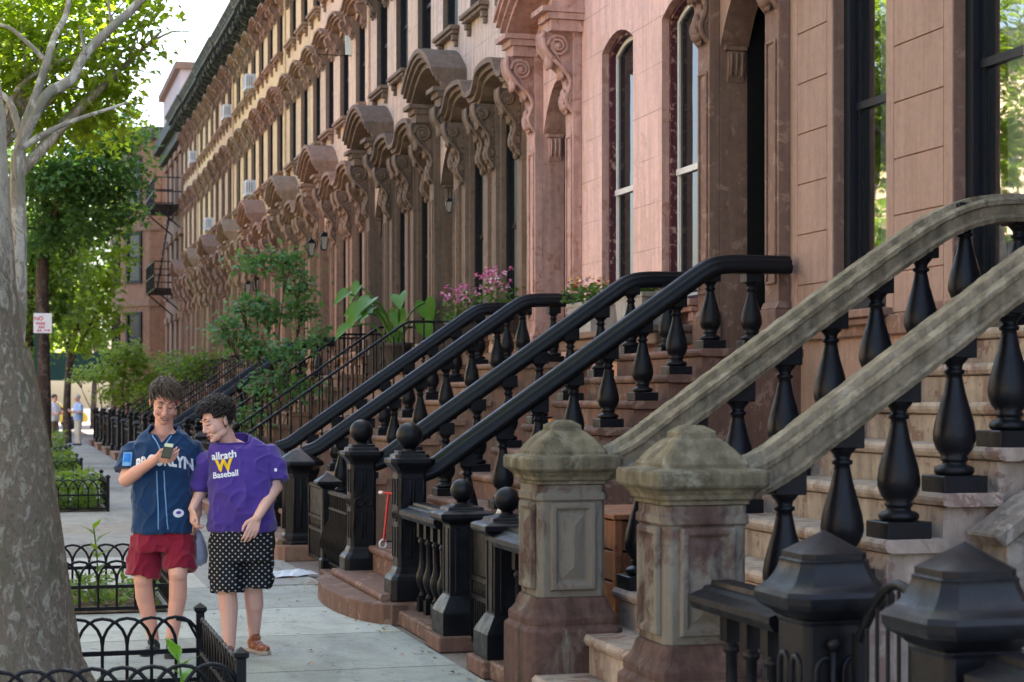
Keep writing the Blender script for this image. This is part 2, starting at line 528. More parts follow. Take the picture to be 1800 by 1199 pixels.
def door_set(house, c, trim, style, hw=.6, z0=2.02, z1=5.2, label=None, gate=False):
    # pilasters, arch imposts, recessed door, hood on consoles
    s = MB()
    for sy in (-1, 1):
        a, b = sorted((c + sy * (hw + .0), c + sy * (hw + .27)))
        s.box(-.10, .0, a, b, z0 + .32, 5.62)
        s.box(-.14, .0, a - .03, b + .03, z0, z0 + .3); s.prism([(0, z0 + .303), (-.13, z0 + .303), (-.105, z0 + .36), (0, z0 + .36)], 'y', a - .02, b + .02)
        for e in (a + .035, b - .06):
            s.box(-.118, -.10, e, e + .025, z0 + .5, 4.45)
        s.box(-.118, -.10, a + .061, b - .061, z0 + .5, z0 + .525); s.box(-.118, -.10, a + .061, b - .061, 4.425, 4.45)
        # impost corbel on the reveal
        y = c + sy * hw; q = -sy
        s.box(.03, .24, min(y, y + q * .05), max(y, y + q * .05), 4.62, 4.66)
        s.prism([(y, 4.617), (y + q * .04, 4.617), (y + q * .045, 4.5), (y + q * .035, 4.42), (y + q * .012, 4.36), (y, 4.34)], 'x', .06, .22)
        for k in range(3):
            s.tube([(.09 + .05 * k, y + q * .045, 4.60), (.09 + .05 * k, y + q * .047, 4.5), (.09 + .05 * k, y + q * .03, 4.40)], .014, 5)
    s.build('door_surround', trim, house, bevel=.006)
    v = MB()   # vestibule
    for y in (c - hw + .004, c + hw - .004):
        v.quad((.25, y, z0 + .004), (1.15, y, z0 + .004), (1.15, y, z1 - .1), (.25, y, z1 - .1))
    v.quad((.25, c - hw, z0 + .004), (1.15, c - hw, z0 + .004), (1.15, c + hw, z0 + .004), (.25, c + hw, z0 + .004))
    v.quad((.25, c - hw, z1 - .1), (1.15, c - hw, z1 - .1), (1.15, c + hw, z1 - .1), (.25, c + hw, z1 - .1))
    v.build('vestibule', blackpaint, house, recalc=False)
    d = MB()
    for sy in (-1, 1):
        y0, y1 = sorted((c + sy * .012, c + sy * (hw - .05)))
        d.box(.98, 1.04, y0, y1, z0 + .01, 4.25)
        for za, zb in ((z0 + .2, z0 + .75), (z0 + .9, 4.05)):
            P = [(y0 + .07, za), (y1 - .07, za), (y1 - .07, zb), (y0 + .07, zb)]
            d.ring(P, .03, .955, .98)
    d.box(.96, 1.06, c - hw + .02, c + hw - .02, 4.28, 4.36)
    dd = d.build('door', blackpaint if style == 'brown' else doorwood, house)
    if label: dd['label'] = label
    k = MB(); k.ball((.93, c - .09, z0 + 1.0), .03, 10, 7); k.build('handle', MATS['brass'], dd)
    g = MB(); g.quad((1.02, c - hw + .05, 4.37), (1.02, c + hw - .05, 4.37), (1.02, c + hw - .05, z1 - .12), (1.02, c - hw + .05, z1 - .12)); g.build('transom', glass, dd, recalc=False)
    if gate:
        gm = MB()
        gm.lathe([(.035, 0), (.035, .1), (.05, .12), (.05, .16), (.028, .2), (.06, .32), (.028, .42), (.022, .5), (.022, 2.0), (.05, 2.02), (.03, 2.06), (.055, 2.14), (.03, 2.2), (.05, 2.24), (.022, 2.28), (.022, 2.9)], (.42, c - .16, z0 + .02), 10)
        gm.build('colonette', navy, house)
    h = MB(); z = 5.66; a = hw + .36
    # end blocks (broken entablature)
    for sy in (-1, 1):
        y0, y1 = sorted((c + sy * a, c + sy * (a - .40)))
        h.box(-.40, 0, y0, y1, z, z + .07); h.box(-.47, 0, y0 - .02, y1 + .02, z + .073, z + .13)
        h.box(-.36, 0, y0 + .03, y1 - .03, z - .12, z - .003)
    h.box(-.10, 0, c - a + .4, c + a - .4, z - .12, z + .1)
    hood_layers(h, c, 'seg', a, .40, [(.36, .10, .17), (.42, .173, .23), (.47, .233, .29), (.50, .293, .36)], z + .03)
    ho = h.build('door_hood', trim, house, bevel=0)
    for sy in (-1, 1):
        link('console', CM[('big', trim.name)], ho, (0, c + sy * (hw + .135), 5.54))
    return ho

def get_console(kind, m):
    key = (kind, m.name)
    if key not in CM:
        w, h, p, fine = {'big': (.25, .98, .42, True), 'mid': (.19, .84, .28, True), 'small': (.13, .42, .17, False)}[kind]
        CM[key] = console_mesh('console_' + kind + '_' + m.name, w, h, p, m, fine)
    return CM[key]

def shell(mb, W, H):
    e = .006
    mb.quad((0, e, 0), (1.7, e, 0), (1.7, e, H), (0, e, H)); mb.quad((0, W - e, 0), (1.7, W - e, 0), (1.7, W - e, H), (0, W - e, H))
    mb.box(1.6, 11, e, W - e, 0, H)
    mb.quad((0, e, H), (1.7, e, H), (1.7, W - e, H), (0, W - e, H))

plain('brass', (.5, .33, .12), .3, .5, .9)
H = 11.25
def upper_floors(house, W, cs, wall, trim, ops):
    for (z0, z1, hz) in ((6.72, 8.40, 8.44), (9.40, 10.80, 10.80)):
        for c in cs: ops.append((c - .45, c + .45, z0, z1, .10, .2))
def upper_parts(house, W, cs, trim, small=True):
    for (z0, z1, hz) in ((6.72, 8.40, 8.40), (9.40, 10.72, 10.62)):
        for c in cs:
            window(house, c, .45, z0, z1 if z0 < 9 else 10.80, .10, blackpaint, blackpaint, glass, .12, .05)
            sill(house, c, .45, z0, trim)
            hd = MB()
            hood_layers(hd, c, 'ogee', .62, .13, [(.16, .0, .05), (.21, .053, .09), (.26, .093, .14)], hz)
            hd.box(-.07, 0, c - .60, c - .455, hz - .30, hz); hd.box(-.07, 0, c + .455, c + .60, hz - .30, hz)
            ho = hd.build('window_hood', trim, house)
            for sy in (-1, 1): link('console', get_console('small', trim), ho, (-.02, c + sy * .53, hz))

def basement(house, W, cs, trim, ops):
    for c in cs: ops.append((c - .42, c + .42, .45, 1.6, .0, .2))

def make_house(style, name, label, y0, W, cs, cd, wall, trim, gname='brownstones of the row'):
    house = thing(name, label, 'house', (XW, y0, 0), 0, gname)
    get_console('big', trim); get_console('mid', trim); get_console('small', trim)
    ops = []
    ctop = sorted(cs + [cd])
    hw = {'brown': .43, 'pink': .49, 'tan': .48}[style]
    z0, z1, rise = {'brown': (2.25, 5.3, 0), 'pink': (2.5, 5.33, .14), 'tan': (2.4, 5.22, .10)}[style]
    for c in cs: ops.append((c - hw, c + hw, z0, z1, rise, .26 if style == 'pink' else .2))
    ops.append((cd - .6, cd + .6, 2.02, 5.2, .55, .26))
    upper_floors(house, W, ctop, wall, trim, ops)
    basement(house, W, cs, trim, ops)
    w = MB(); facade(w, W, H, ops); shell(w, W, H)
    wo = w.build('wall', [wall, trim], house, recalc=False)
    for ya, yb in ((.004, cd - .9), (cd + .9, W - .004)):
        if yb - ya > .05: b = MB(); b.box(-.05, 0, ya, yb, 2.06, 2.2); b.build('water_table', trim, house, bevel=.01)
    for c in cs:
        bw = window(house, c, .42, .45, 1.6, 0, blackpaint, blackpaint, glass, name='basement_window')
        g = MB()
        for i in range(7): g.tube([(.03, c - .36 + .12 * i, .45), (.03, c - .36 + .12 * i, 1.6)], .01, 5)
        for z in (.7, 1.35): g.box(.02, .04, c - .42, c + .42, z - .015, z + .015)
        g.build('grille', iron, bw)
    if style == 'brown':
        pm = MB()
        def pier(a, b2, full):
            z = 2.21; k = 0
            zs = [2.21, 2.49] + [2.88 + .39 * i for i in range(12)]
            m_ = .12 if full else .10
            for i in range(len(zs) - 1):
                pm.box(-.014, 0, a + m_, b2 - m_, zs[i] + .005, zs[i + 1] - .005)
            pm.box(-.014, 0, a + .001, a + m_ - .007, 2.21, zs[-1]); pm.box(-.014, 0, b2 - m_ + .007, b2 - .001, 2.21, zs[-1])
        pier(cs[0] + hw, cs[1] - hw, True); pier(cs[1] + hw, cd - .94, False); pier(.02, cs[0] - hw, False)
        pm.build('stone_block_facing', wall, house, bevel=.003)
    if style == 'pink':
        for c in cs:
            for sy in (-1, 1): pass
    for c in cs:
        if style == 'brown': window(house, c, hw, z0, z1, rise, navy, navy, clear, .13, .10, .5)
        elif style == 'pink': window(house, c, hw, z0, z1, rise, burgundy, whitewood, glass, .125, .05, .46)
        else: window(house, c, hw, z0, z1, rise, trim if False else blackpaint, blackpaint, glass, .12, .05, .5)
        if style == 'tan':
            hd = MB(); z = 5.30
            hood_layers(hd, c, 'ogee', .80, .26, [(.24, .0, .06), (.30, .063, .12), (.36, .123, .19)], z)
            for sy in (-1, 1):
                a, b2 = sorted((c + sy * .49, c + sy * .70)); hd.box(-.06, 0, a, b2, 2.45, z)
            hd.box(-.03, 0, c - .49, c + .49, 5.225, 5.42)
            ho = hd.build('window_hood', trim, house)
            for sy in (-1, 1): link('console', get_console('mid', trim), ho, (-.055, c + sy * .6, z))
        sill(house, c, hw, z0, trim)
    door_set(house, cd, trim, style, gate=(style == 'brown'))
    upper_parts(house, W, ctop, trim)
    cornice(house, W, woodcornice)
    return house

# rooms behind the clear panes of the near brown house are part of the house
def room_behind(house, c, hw, seed):
    r = MB(); y0, y1 = c - hw - .3, c + hw + .3; z0, z1 = 2.1, 5.5
    r.quad((1.55, y0, z0), (1.55, y1, z0), (1.55, y1, z1), (1.55, y0, z1)); r.quad((.3, y0, z0), (1.55, y0, z0), (1.55, y0, z1), (.3, y0, z1)); r.quad((.3, y1, z0), (1.55, y1, z0), (1.55, y1, z1), (.3, y1, z1))
    r.quad((.3, y0, z0), (1.55, y0, z0), (1.55, y1, z0), (.3, y1, z0)); r.quad((.3, y0, z1), (1.55, y0, z1), (1.55, y1, z1), (.3, y1, z1))
    r.build('room', room, house, recalc=False)
    cu = MB(); rr = random.Random(seed)
    for (a, b2) in ((c - hw + .05, c - hw + .30), (c + hw - .52, c + hw - .05)):
        n = 24; P = []
        for i in range(n + 1):
            y = a + (b2 - a) * i / n; P.append((.36 + .025 * math.sin(i * 1.9 + rr.random()), y))
        for i in range(n):
            cu.quad((P[i][0], P[i][1], 2.3), (P[i + 1][0], P[i + 1][1], 2.3), (P[i + 1][0], P[i + 1][1], 5.25), (P[i][0], P[i][1], 5.25), smooth=True)
    cu.build('curtain', curtain, house, recalc=False)

G = 'brownstones of the row'
h_near = make_house('brown', 'brownstone_house', 'near brownstone whose pale stone stoop with stone handrails fills the lower right', 3.80, 5.60, [.8, 2.59], 4.55, brown_wall, brown_trim)
h_brown = make_house('brown', 'brownstone_house', 'dusky brown house with scored block facing, navy window frames and black doorway', 9.40, 5.60, [.8, 2.59], 4.68, brown_wall, brown_trim)
for c in (.8, 2.59): room_behind(h_brown, c, .43, int(c * 10))
h_pink = make_house('pink', 'brownstone_house', 'rose pink stucco house with burgundy arched window frames and white sashes', 15.0, 5.75, [.65, 2.45], 4.5, pink_wall, pink_trim)

TAN = [((0.600, 0.455, 0.370), (0.200, 0.141, 0.101), 'pale greyish tan house with dark brown ogee window hoods, beside the pink house'),
       ((0.600, 0.440, 0.330), (0.185, 0.126, 0.090), 'pinkish tan house with dark brown door hood, second along from the pink house'),
       ((0.680, 0.470, 0.325), (0.296, 0.178, 0.122), 'salmon house with rust coloured hoods and a dark house number on its pier'),
       ((0.680, 0.475, 0.269), (0.296, 0.192, 0.122), 'peach house with mid brown hoods behind the leafy shrub'),
       ((0.640, 0.466, 0.244), (0.311, 0.178, 0.119), 'buff house with reddish hoods, just before the ones with window air conditioners'),
       ((0.619, 0.446, 0.226), (0.289, 0.200, 0.122), 'ochre house with two white air conditioners in its near window column'),
       ((0.519, 0.359, 0.205), (0.252, 0.155, 0.104), 'duller brown house with a small air conditioner under its roof cornice'),
       ((0.599, 0.456, 0.244), (0.281, 0.192, 0.119), 'yellowish house far along the row with an air conditioner on its second floor'),
       ((0.500, 0.369, 0.226), (0.252, 0.155, 0.112), 'last and farthest house of the long cornice line, rose brown')]
tw = []
for k, (a, b, lab) in enumerate(TAN):
    tw.append((stone('row_wall_%d' % k, a, .10, mul(a, .80), .3, 1.1, .26, .25, .85, .2, joint=.52), stone('row_trim_%d' % k, b, .16, mul(b, .7), .25, 2.5, .2, .3, .85, .25)))
WT = 4.95; YT = 20.75
h_tan = make_house('tan', 'brownstone_house', TAN[0][2], YT, WT, [.75, 2.35], 3.95, tw[0][0], tw[0][1])
cmap = {}
for c_ in bpy.data.objects:
    if c_.parent: cmap.setdefault(c_.parent.name, []).append(c_)
row = [h_tan]
for k in range(1, 9):
    h = copy_tree(h_tan, None, {tw[0][0].name: tw[k][0], tw[0][1].name: tw[k][1]}, cmap)
    h.location = (XW + (.02 if k % 2 else -.015), YT + WT * k, 0); h['label'] = TAN[k][2]
    row.append(h)
rg_ = random.Random(21)
for o_ in [o for o in bpy.data.objects if o.name.startswith('pane') and o.parent and o.parent.parent in row]:
    k_ = row.index(o_.parent.parent); low = o_.data.vertices[0].co.z < 3 and o_.data.vertices[0].co.z > 2
    if (k_ == 0 and low) or rg_.random() < .22:
        o_.material_slots[0].link = 'OBJECT'; o_.material_slots[0].material = paleglass
YE = YT + WT * 9   # 65.3
# ------------------------------------------------------------------ ground
def concrete(name, c, slabs=True):
    t = NT(name); p = t.pos()
    n1 = t.noise(p, .9, 5, .65); n2 = t.noise(p, 35, 5, .75); n3 = t.noise(p, 6, 4, .6)
    col = t.mix(n1, mul(c, .84), mul(c, 1.12))
    if slabs:
        sx = t.n('ShaderNodeSeparateXYZ'); t.l(p, sx.inputs[0])
        k = t.math('FLOOR', t.math('DIVIDE', t.math('SUBTRACT', sx.outputs[1], 12.4), 1.65))
        wn = t.n('ShaderNodeTexWhiteNoise', noise_dimensions='1D'); t.l(k, wn.inputs['W'])
        old = t.math('GREATER_THAN', sx.outputs[1], 19.0)
        col = t.mix(old, col, t.mix(n1, (.24, .245, .22), (.32, .32, .28)))
        col = t.mix(1, col, t.ramp(wn.outputs[0], [(0, (.72, .71, .69)), (.5, (1, 1, 1)), (.8, (1.0, .97, .92)), (1, (1.05, .93, .84))]), 'MULTIPLY')
        jf = t.math('FRACT', t.math('DIVIDE', t.math('SUBTRACT', sx.outputs[1], 12.4), 1.65))
        je = t.math('LESS_THAN', t.math('MINIMUM', jf, t.math('SUBTRACT', 1.0, jf)), t.math('MULTIPLY', t.noise(p, 4, 3), .016))
        col = t.mix(t.math('MULTIPLY', je, .55), col, (.08, .075, .068))
        ck = t.math('LESS_THAN', t.math('ABSOLUTE', t.math('SUBTRACT', t.noise(p, .55, 5, .62, .5), .5)), .0016)
        col = t.mix(t.math('MULTIPLY', ck, .6), col, (.10, .095, .085))
    col = t.mix(1, col, t.ramp(n2, [(.3, .80), (.62, 1.06)]), 'MULTIPLY')
    col = t.mix(1, col, t.ramp(n3, [(.30, .84), (.52, 1)]), 'MULTIPLY')
    st = t.noise(t.scaled(p, (1.6, .55, 1)), 1.4, 4, .6, .8)
    col = t.mix(1, col, t.ramp(st, [(.36, .80), (.5, 1)]), 'MULTIPLY')
    v = t.n('ShaderNodeTexVoronoi', i_Vector=p, i_Scale=2.6)
    col = t.mix(t.ramp(v.outputs['Distance'], [(.035, .75), (.06, 0)]), col, mul(c, .35))
    nb = t.bump(n2, .35, .004)
    t.pbsdf(col, .88, 0, .25, nb); MATS[name] = t.m; return t.m
side_m = concrete('sidewalk_concrete', (.385, .41, .385))
yard_m = concrete('areaway_paving', (.20, .165, .145), False)
asph = stone('asphalt', (.055, .055, .056), .2, None, 0, 1, 0, .5, .9, .5)
curb_m = stone('curb_granite', (.30, .29, .28), .15, None, 0, 1, .1, .4)
soil = stone('soil', (.075, .055, .038), .4, (.13, .105, .06), .5, 4, 0, .7, .95, 1.0, .1, 30)

b = MB(); b.quad((-160, -60, -.13), (160, -60, -.13), (160, 320, -.13), (-160, 320, -.13)); struct(b.build('road', asph, recalc=False))
b = MB(); y = 12.4 - 1.65 * 13
while y < 130:
    b.box(-.78, 2.62, y + .003, y + 1.647, -.13, 0); y += 1.65
struct(b.build('sidewalk', side_m, bevel=.005))
b = MB(); y = -9
while y < 130: b.box(-.95, -.786, y + .004, y + 2.99, -.3, .005); y += 3
struct(b.build('kerb', curb_m, bevel=.012))
b = MB(); b.box(2.625, 5.95, -9, 66, -.13, -.012); b.box(2.625, 5.95, 66, 130, -.13, -.012); struct(b.build('areaway_ground', yard_m))

b = MB(); b.box(1.62, 2.60, 15.72, 19.0, .001, .005); struct(b.build('pavement_patch', concrete('patched_pavement', (.27, .27, .25), False)))
# ------------------------------------------------------------------ stoops
X0 = 4.3
coping_m = stone('coping_stone', (.20, .175, .145), .2, (.26, .235, .2), .4, 2, .4, .5, .9, .6)
rail_stone = stone('stone_handrail', (.225, .19, .13), .25, (.33, .295, .22), .4, 2.2, .40, .6, .9, .8, .2, 60, .2)
newel_stone = stone('newel_stone', (.105, .066, .052), .25, (.155, .138, .108), .90, 1.7, .45, .6, .85, .8, .2, 60, .10, .6)
newel_red = stone('newel_red_stone', (.112, .066, .052), .25, (.16, .14, .11), .25, 1.9, .45, .6, .85, .8, .2, 60, .10, .6)
newel_cap = stone('newel_cap_stone', (.155, .132, .085), .3, (.235, .225, .17), .35, 2.6, .4, .7, .9, .9, .2, 50, .16)
gate_iron = ironb

def baluster_mesh(name, h, m, f=1.0):
    b = MB(); s = h / .70
    b.sq([(.096 * f, 0), (.096 * f, .075 * s)])
    b.lathe([(r * f, z * s) for r, z in [(.07, .076), (.08, .088), (.08, .104), (.068, .116), (.050, .122), (.048, .136), (.056, .142), (.056, .152), (.05, .158), (.072, .19), (.084, .23), (.085, .26), (.078, .31), (.062, .375), (.045, .44), (.034, .50), (.03, .525), (.04, .53), (.042, .545), (.03, .55), (.034, .57), (.05, .59), (.056, .60)]], seg=14)
    b.sq([(.066 * f, .60 * s), (.066 * f, .715 * s)])
    return b.mesh(name, m, bevel=.004)

def arc_path(pts, n=7): return [(q.x, q.y) for q in catmull([(a, c, 0) for a, c in pts], n)]
PATH = {
 'stone': arc_path([(2.86, 1.262), (3.02, 1.268), (3.20, 1.35), (3.45, 1.525), (3.9, 1.84), (4.4, 2.19), (4.8, 2.46), (5.06, 2.61), (5.3, 2.685), (5.6, 2.70), (5.98, 2.70)]),
 'black': arc_path([(2.86, 1.07), (3.0, 1.12), (3.2, 1.26), (3.7, 1.61), (4.3, 2.03), (4.9, 2.45), (5.08, 2.575), (5.18, 2.63), (5.32, 2.655), (5.55, 2.66), (5.82, 2.66)]),
 'iron': arc_path([(2.84, 1.10), (2.95, 1.15), (3.3, 1.395), (4.0, 1.885), (4.9, 2.515), (5.05, 2.61), (5.12, 2.635), (5.3, 2.64), (5.86, 2.64)])}
def fine_path(style):
    P = PATH[style]; out = []
    return P
SEC = {
 'stone': [(-.15, -.075), (-.135, -.105), (.135, -.105), (.15, -.075), (.145, -.058), (.115, -.05), (.122, .012), (.145, .02), (.15, .05), (.112, .072), (.095, .052), (.065, .06), (.055, .10), (-.055, .10), (-.065, .06), (-.095, .052), (-.112, .072), (-.15, .05), (-.145, .02), (-.122, .012), (-.115, -.05), (-.145, -.058)],
 'black': [(-.07, -.075), (.07, -.075), (.09, -.045), (.092, -.012), (.075, -.006), (.082, .012), (.07, .03), (.052, .034), (.05, .052), (.02, .066), (-.02, .066), (-.05, .052), (-.052, .034), (-.07, .03), (-.082, .012), (-.075, -.006), (-.092, -.012), (-.09, -.045)]}
SEC['black'] = [(a, b) for a, b in SEC['black']]

def panel(mb, c, w, h, axis, out, dia=True):
    # raised moulded panel with a hipped centre; axis 'x' faces -x, axis 'y' faces -y
    def P(u, z, d): return (c[0] - d, c[1] + u, c[2] + z) if axis == 'x' else (c[0] + u, c[1] - d, c[2] + z)
    def rect(a, b2, d0, d1, w1, h1):
        o = [P(-a, -b2, d0), P(a, -b2, d0), P(a, b2, d0), P(-a, b2, d0)]; q = [P(-w1, -h1, d1), P(w1, -h1, d1), P(w1, h1, d1), P(-w1, h1, d1)]
        for i in range(4):
            j = (i + 1) % 4; mb.quad(o[i], o[j], q[j], q[i])
    rect(w, h, 0, out, w - .006, h - .006); rect(w - .006, h - .006, out, out, w - .03, h - .03); rect(w - .03, h - .03, out, .004, w - .045, h - .045)
    rect(w - .045, h - .045, .004, .004, w - .06, h - .06)
    a, b2 = w - .06, h - .06
    t = P(0, b2 - a, out * 1.3); q = P(0, -b2 + a, out * 1.3)
    c4 = [P(-a, -b2, .004), P(a, -b2, .004), P(a, b2, .004), P(-a, b2, .004)]
    mb.add([c4[0], c4[1], c4[2], c4[3], t, q], [(0, 1, 5), (1, 2, 4, 5), (2, 3, 4), (3, 0, 5, 4)])

def newel(parent, style, x, y, m1, m2, zoff=0):
    n = MB(); c = (x, y, 0)
    if style == 'stone':
        q = MB(); q.sq([(.262, 0), (.262, .42), (.250, .432), (.238, .44), (.242, .455), (.242, .485), (.228, .50), (.212, .525), (.198, .57), (.19, .585)], c, .14)
        n.sq([(.183, .585), (.183, 1.085), (.196, 1.09), (.196, 1.125), (.186, 1.13), (.186, 1.17)], c, .14)
        panel(n, (x - .186, y, .85), .125, .23, 'x', .022); panel(n, (x, y - .186, .85), .125, .23, 'y', .022)
        o = n.build('newel_post', m1, parent, bevel=.004); q.build('newel_base', newel_red, o, bevel=.006)
        k = MB(); k.sq([(.195, 1.172), (.195, 1.19), (.212, 1.195), (.215, 1.212), (.235, 1.235), (.254, 1.245), (.258, 1.25), (.262, 1.256), (.262, 1.306), (.256, 1.318), (.196, 1.326), (.194, 1.344), (.186, 1.352), (.172, 1.372), (.146, 1.402), (.118, 1.430), (.098, 1.446), (.086, 1.450), (.084, 1.474), (.076, 1.482), (.040, 1.504), (.0, 1.506)], c, .10)
        k.build('newel_cap', m2, o, bevel=.0025)
    elif style == 'ball':
        n.sq([(.165, .15), (.165, .30), (.15, .325), (.128, .345), (.12, .37), (.108, .39), (.108, 1.07), (.115, 1.09), (.135, 1.115), (.155, 1.135), (.165, 1.15), (.165, 1.18), (.13, 1.185), (.125, 1.21), (.10, 1.215), (.10, 1.235)], c, .22)
        for ax in ('x', 'y'):
            for z0, z1 in ((.46, .68), (.84, 1.03)):
                for u in (-.048, .048):
                    P = (lambda a, z: (x - .108, y + a, z)) if ax == 'x' else (lambda a, z: (x + a, y - .108, z))
                    n.tube([P(u - .034, z0), P(u + .034, z0), P(u + .034, z1), P(u - .034, z1)], .008, 4, closed=True)
            for u in (-.04, .04):
                P2 = [((x - .108, y + u + .034 * math.cos(a), .76 + .034 * math.sin(a)) if ax == 'x' else (x + u + .034 * math.cos(a), y - .108, .76 + .034 * math.sin(a))) for a in [i * PI / 5 for i in range(10)]]
                n.tube(P2, .011, 5, closed=True)
        o = n.build('newel_post', m1, parent, bevel=.004)
        k = MB(); k.lathe([(.05, 1.232), (.045, 1.245), (.05, 1.255)], c, 16); k.ball((x, y, 1.345), .098, 24, 16); k.build('ball_finial', m2, o)
    elif style == 'chamfer':
        n.sq([(.19, 0), (.19, .17), (.18, .185)], c, .45); n.sq([(.165, .185), (.165, .23), (.15, .26), (.15, .86), (.16, .89), (.20, .925), (.235, .945), (.235, .97), (.225, .985), (.05, 1.10), (.0, 1.115)], c, .45)
        for k2 in (-.07, 0, .07):
            n.tube([(x - .150, y + k2, .30), (x - .150, y + k2, .82)], .012, 5); n.tube([(x + k2, y - .150, .30), (x + k2, y - .150, .82)], .012, 5)
        n.build('newel_post', m1, parent, bevel=.004)
    else:
        n.sq([(.085, 0), (.085, .12), (.055, .15), (.05, .2), (.05, 1.12), (.07, 1.15), (.075, 1.18), (.03, 1.2)], c, .3); n.ball((x, y, 1.25), .055, 12, 8)
        n.build('newel_post', m1, parent)

def make_stoop(name, label, yc, style, stepm, y_hw=.95, group='stoops of the row'):
    root = thing(name, label, 'stoop', (X0, yc, 0), 0, group)
    rs = {'stone': 'stone', 'ball': 'black', 'chamfer': 'black', 'iron': 'iron'}[style]
    # steps
    rr = random.Random(int(yc * 10))
    for k in range(0, 10):
        Z = 2.0 - .2 * k; nx = 5.05 - .275 * k; xe = 6.13 if k == 0 else nx + .305; hw = 1.06
        bl = MB(); bl.box(nx + .03 - X0, xe - X0, -hw + .05, hw - .05, -.01, Z - .065)
        bl.prism([(nx + .035 - X0, Z - .062), (nx + .01 - X0, Z - .055), (nx - X0, Z - .035), (nx - X0, Z - .02), (nx + .014 - X0, Z), (xe - X0, Z), (xe - X0, Z - .062)], 'y', -hw, hw)
        bl.build('step', stepm, root, bevel=.008, bseg=2)
    # curved base slab
    if style != 'iron':
        P = [(2.62 - X0, -1.25)] + [(2.62 - .26 * math.cos(a) - X0, 1.22 * math.sin(a)) for a in [-PI / 2 + PI * i / 16 for i in range(17)]] + [(2.62 - X0, 1.25), (3.05 - X0, 1.25), (3.05 - X0, -1.25)]
        if style == 'stone': P = [(2.50 - X0, -.68), (2.50 - X0, .68), (2.6 - X0, .68), (2.6 - X0, -.68)]
        bl = MB(); bl.prism(P, 'z', -.01, .145 if style != 'stone' else .06); bl.build('base_slab', stepm, root, bevel=.012, bseg=2)
    if style == 'stone':
        sc_ = MB(); sc_.prism([(4.10 - X0, .98), (5.75 - X0, 2.09), (5.75 - X0, 2.17), (4.05 - X0, 1.03)], 'y', -1.34, -1.075); sc_.prism([(4.13 - X0, -.01), (5.75 - X0, -.01), (5.75 - X0, 2.085), (4.13 - X0, .995)], 'y', -1.30, -1.08)
        sc_.build('side_coping', coping_m, root, bevel=.01)
    bm_ = {'stone': BAL['stone'], 'ball': BAL['black'], 'chamfer': BAL['black'], 'iron': None}[style]
    nm = {'stone': newel_stone, 'ball': ironb, 'chamfer': ironb, 'iron': iron}[style]
    nc = {'stone': newel_cap, 'ball': ironb, 'chamfer': ironb, 'iron': iron}[style]
    P = PATH[rs]
    for sy in (-1, 1):
        y = sy * y_hw
        newel(root, style, 2.815 - X0, y, nm, nc)
        r = MB()
        if style == 'iron':
            r.sweep([(a - X0, y, z) for a, z in P], [(-.028, -.016), (.028, -.016), (.032, 0), (.024, .016), (-.024, .016), (-.032, 0)])
            pk = MB()
            for i in range(22):
                x = 2.98 + i * .137
                if x > 5.8: break
                zt = [z for a, z in P if a <= x][-1]; k = max(0, math.ceil((5.05 - x) / .275)); zb = 2.0 - .2 * k
                pk.tube([(x - X0, y, zb), (x - X0, y, zb + .1), (x - X0, y, zt)], .0125, 6)
                pk.ball((x - X0, y, zb + .16), .026, 6, 5); pk.ball((x - X0, y, zb + .42), .02, 6, 4)
            pk.build('baluster_panel', iron, root)
            r.build('handrail', iron, root)
        else:
            dense = []
            for i in range(len(P) - 1):
                for q in range(3 if style == 'stone' else 1):
                    t = q / (3 if style == 'stone' else 1)
                    dense.append((P[i][0] + (P[i + 1][0] - P[i][0]) * t - X0, y, P[i][1] + (P[i + 1][1] - P[i][1]) * t))
            dense.append((P[-1][0] - X0, y, P[-1][1]))
            r.sweep(dense, [(u_ * .86, v_ * .80) for u_, v_ in SEC[rs]] if style == 'stone' else SEC[rs], jit=.0022 if style == 'stone' else 0, smooth=(style != 'stone'))
            r.build('handrail', rail_stone if style == 'stone' else ironb, root, bevel=0)
            for k in range(0, 8):
                link('baluster', bm_, root, (5.05 - .275 * k + .13 - X0, sy * .93, 2.0 - .2 * k))
            link('baluster', bm_, root, (5.52 - X0, sy * .93, 2.0))
    return root
BAL = {'stone': baluster_mesh('baluster_fat', .70, ironb, 1.12), 'black': baluster_mesh('baluster_slim', .60, ironb, .98)}
SG = 'stoops of the row'
make_stoop('stone_stoop', 'pale worn stone stoop with wide stone handrails and mossy capped square newels', 8.28, 'stone', step_pale)
make_stoop('brownstone_stoop', 'brown stoop with fluted black handrails and two tall ball topped newel posts', 14.02, 'ball', step_brown)
make_stoop('brownstone_stoop', 'tan stoop with black handrails and pointed octagonal newels, behind the boy in purple', 19.35, 'chamfer', step_tan)
rest = [make_stoop('iron_railed_stoop', 'stoop with thin black iron railings next to the big leaved plant', YT + 3.95, 'iron', step_tan)]
lab = {1: 'iron railed stoop of the pinkish tan house, right behind the leafy shrub', 3: 'iron railed stoop of the peach house, just past the thick grey handrails', 4: 'iron railed stoop of the buff house', 5: 'iron railed stoop of the ochre house with two air conditioners', 6: 'iron railed stoop of the duller brown house', 7: 'iron railed stoop of the yellowish far house', 8: 'farthest iron railed stoop by the end of the cornice line'}
cmap = {}
for c_ in bpy.data.objects:
    if c_.parent: cmap.setdefault(c_.parent.name, []).append(c_)
for k in range(1, 9):
    if k == 2:
        make_stoop('brownstone_stoop', 'stoop with thick worn grey black handrails beyond the leafy shrub', YT + WT * k + 3.95, 'chamfer', step_brown); continue
    s = copy_tree(rest[0], None, None, cmap); s.location = (X0, YT + WT * k + 3.95, 0)
    s['label'] = lab[k]

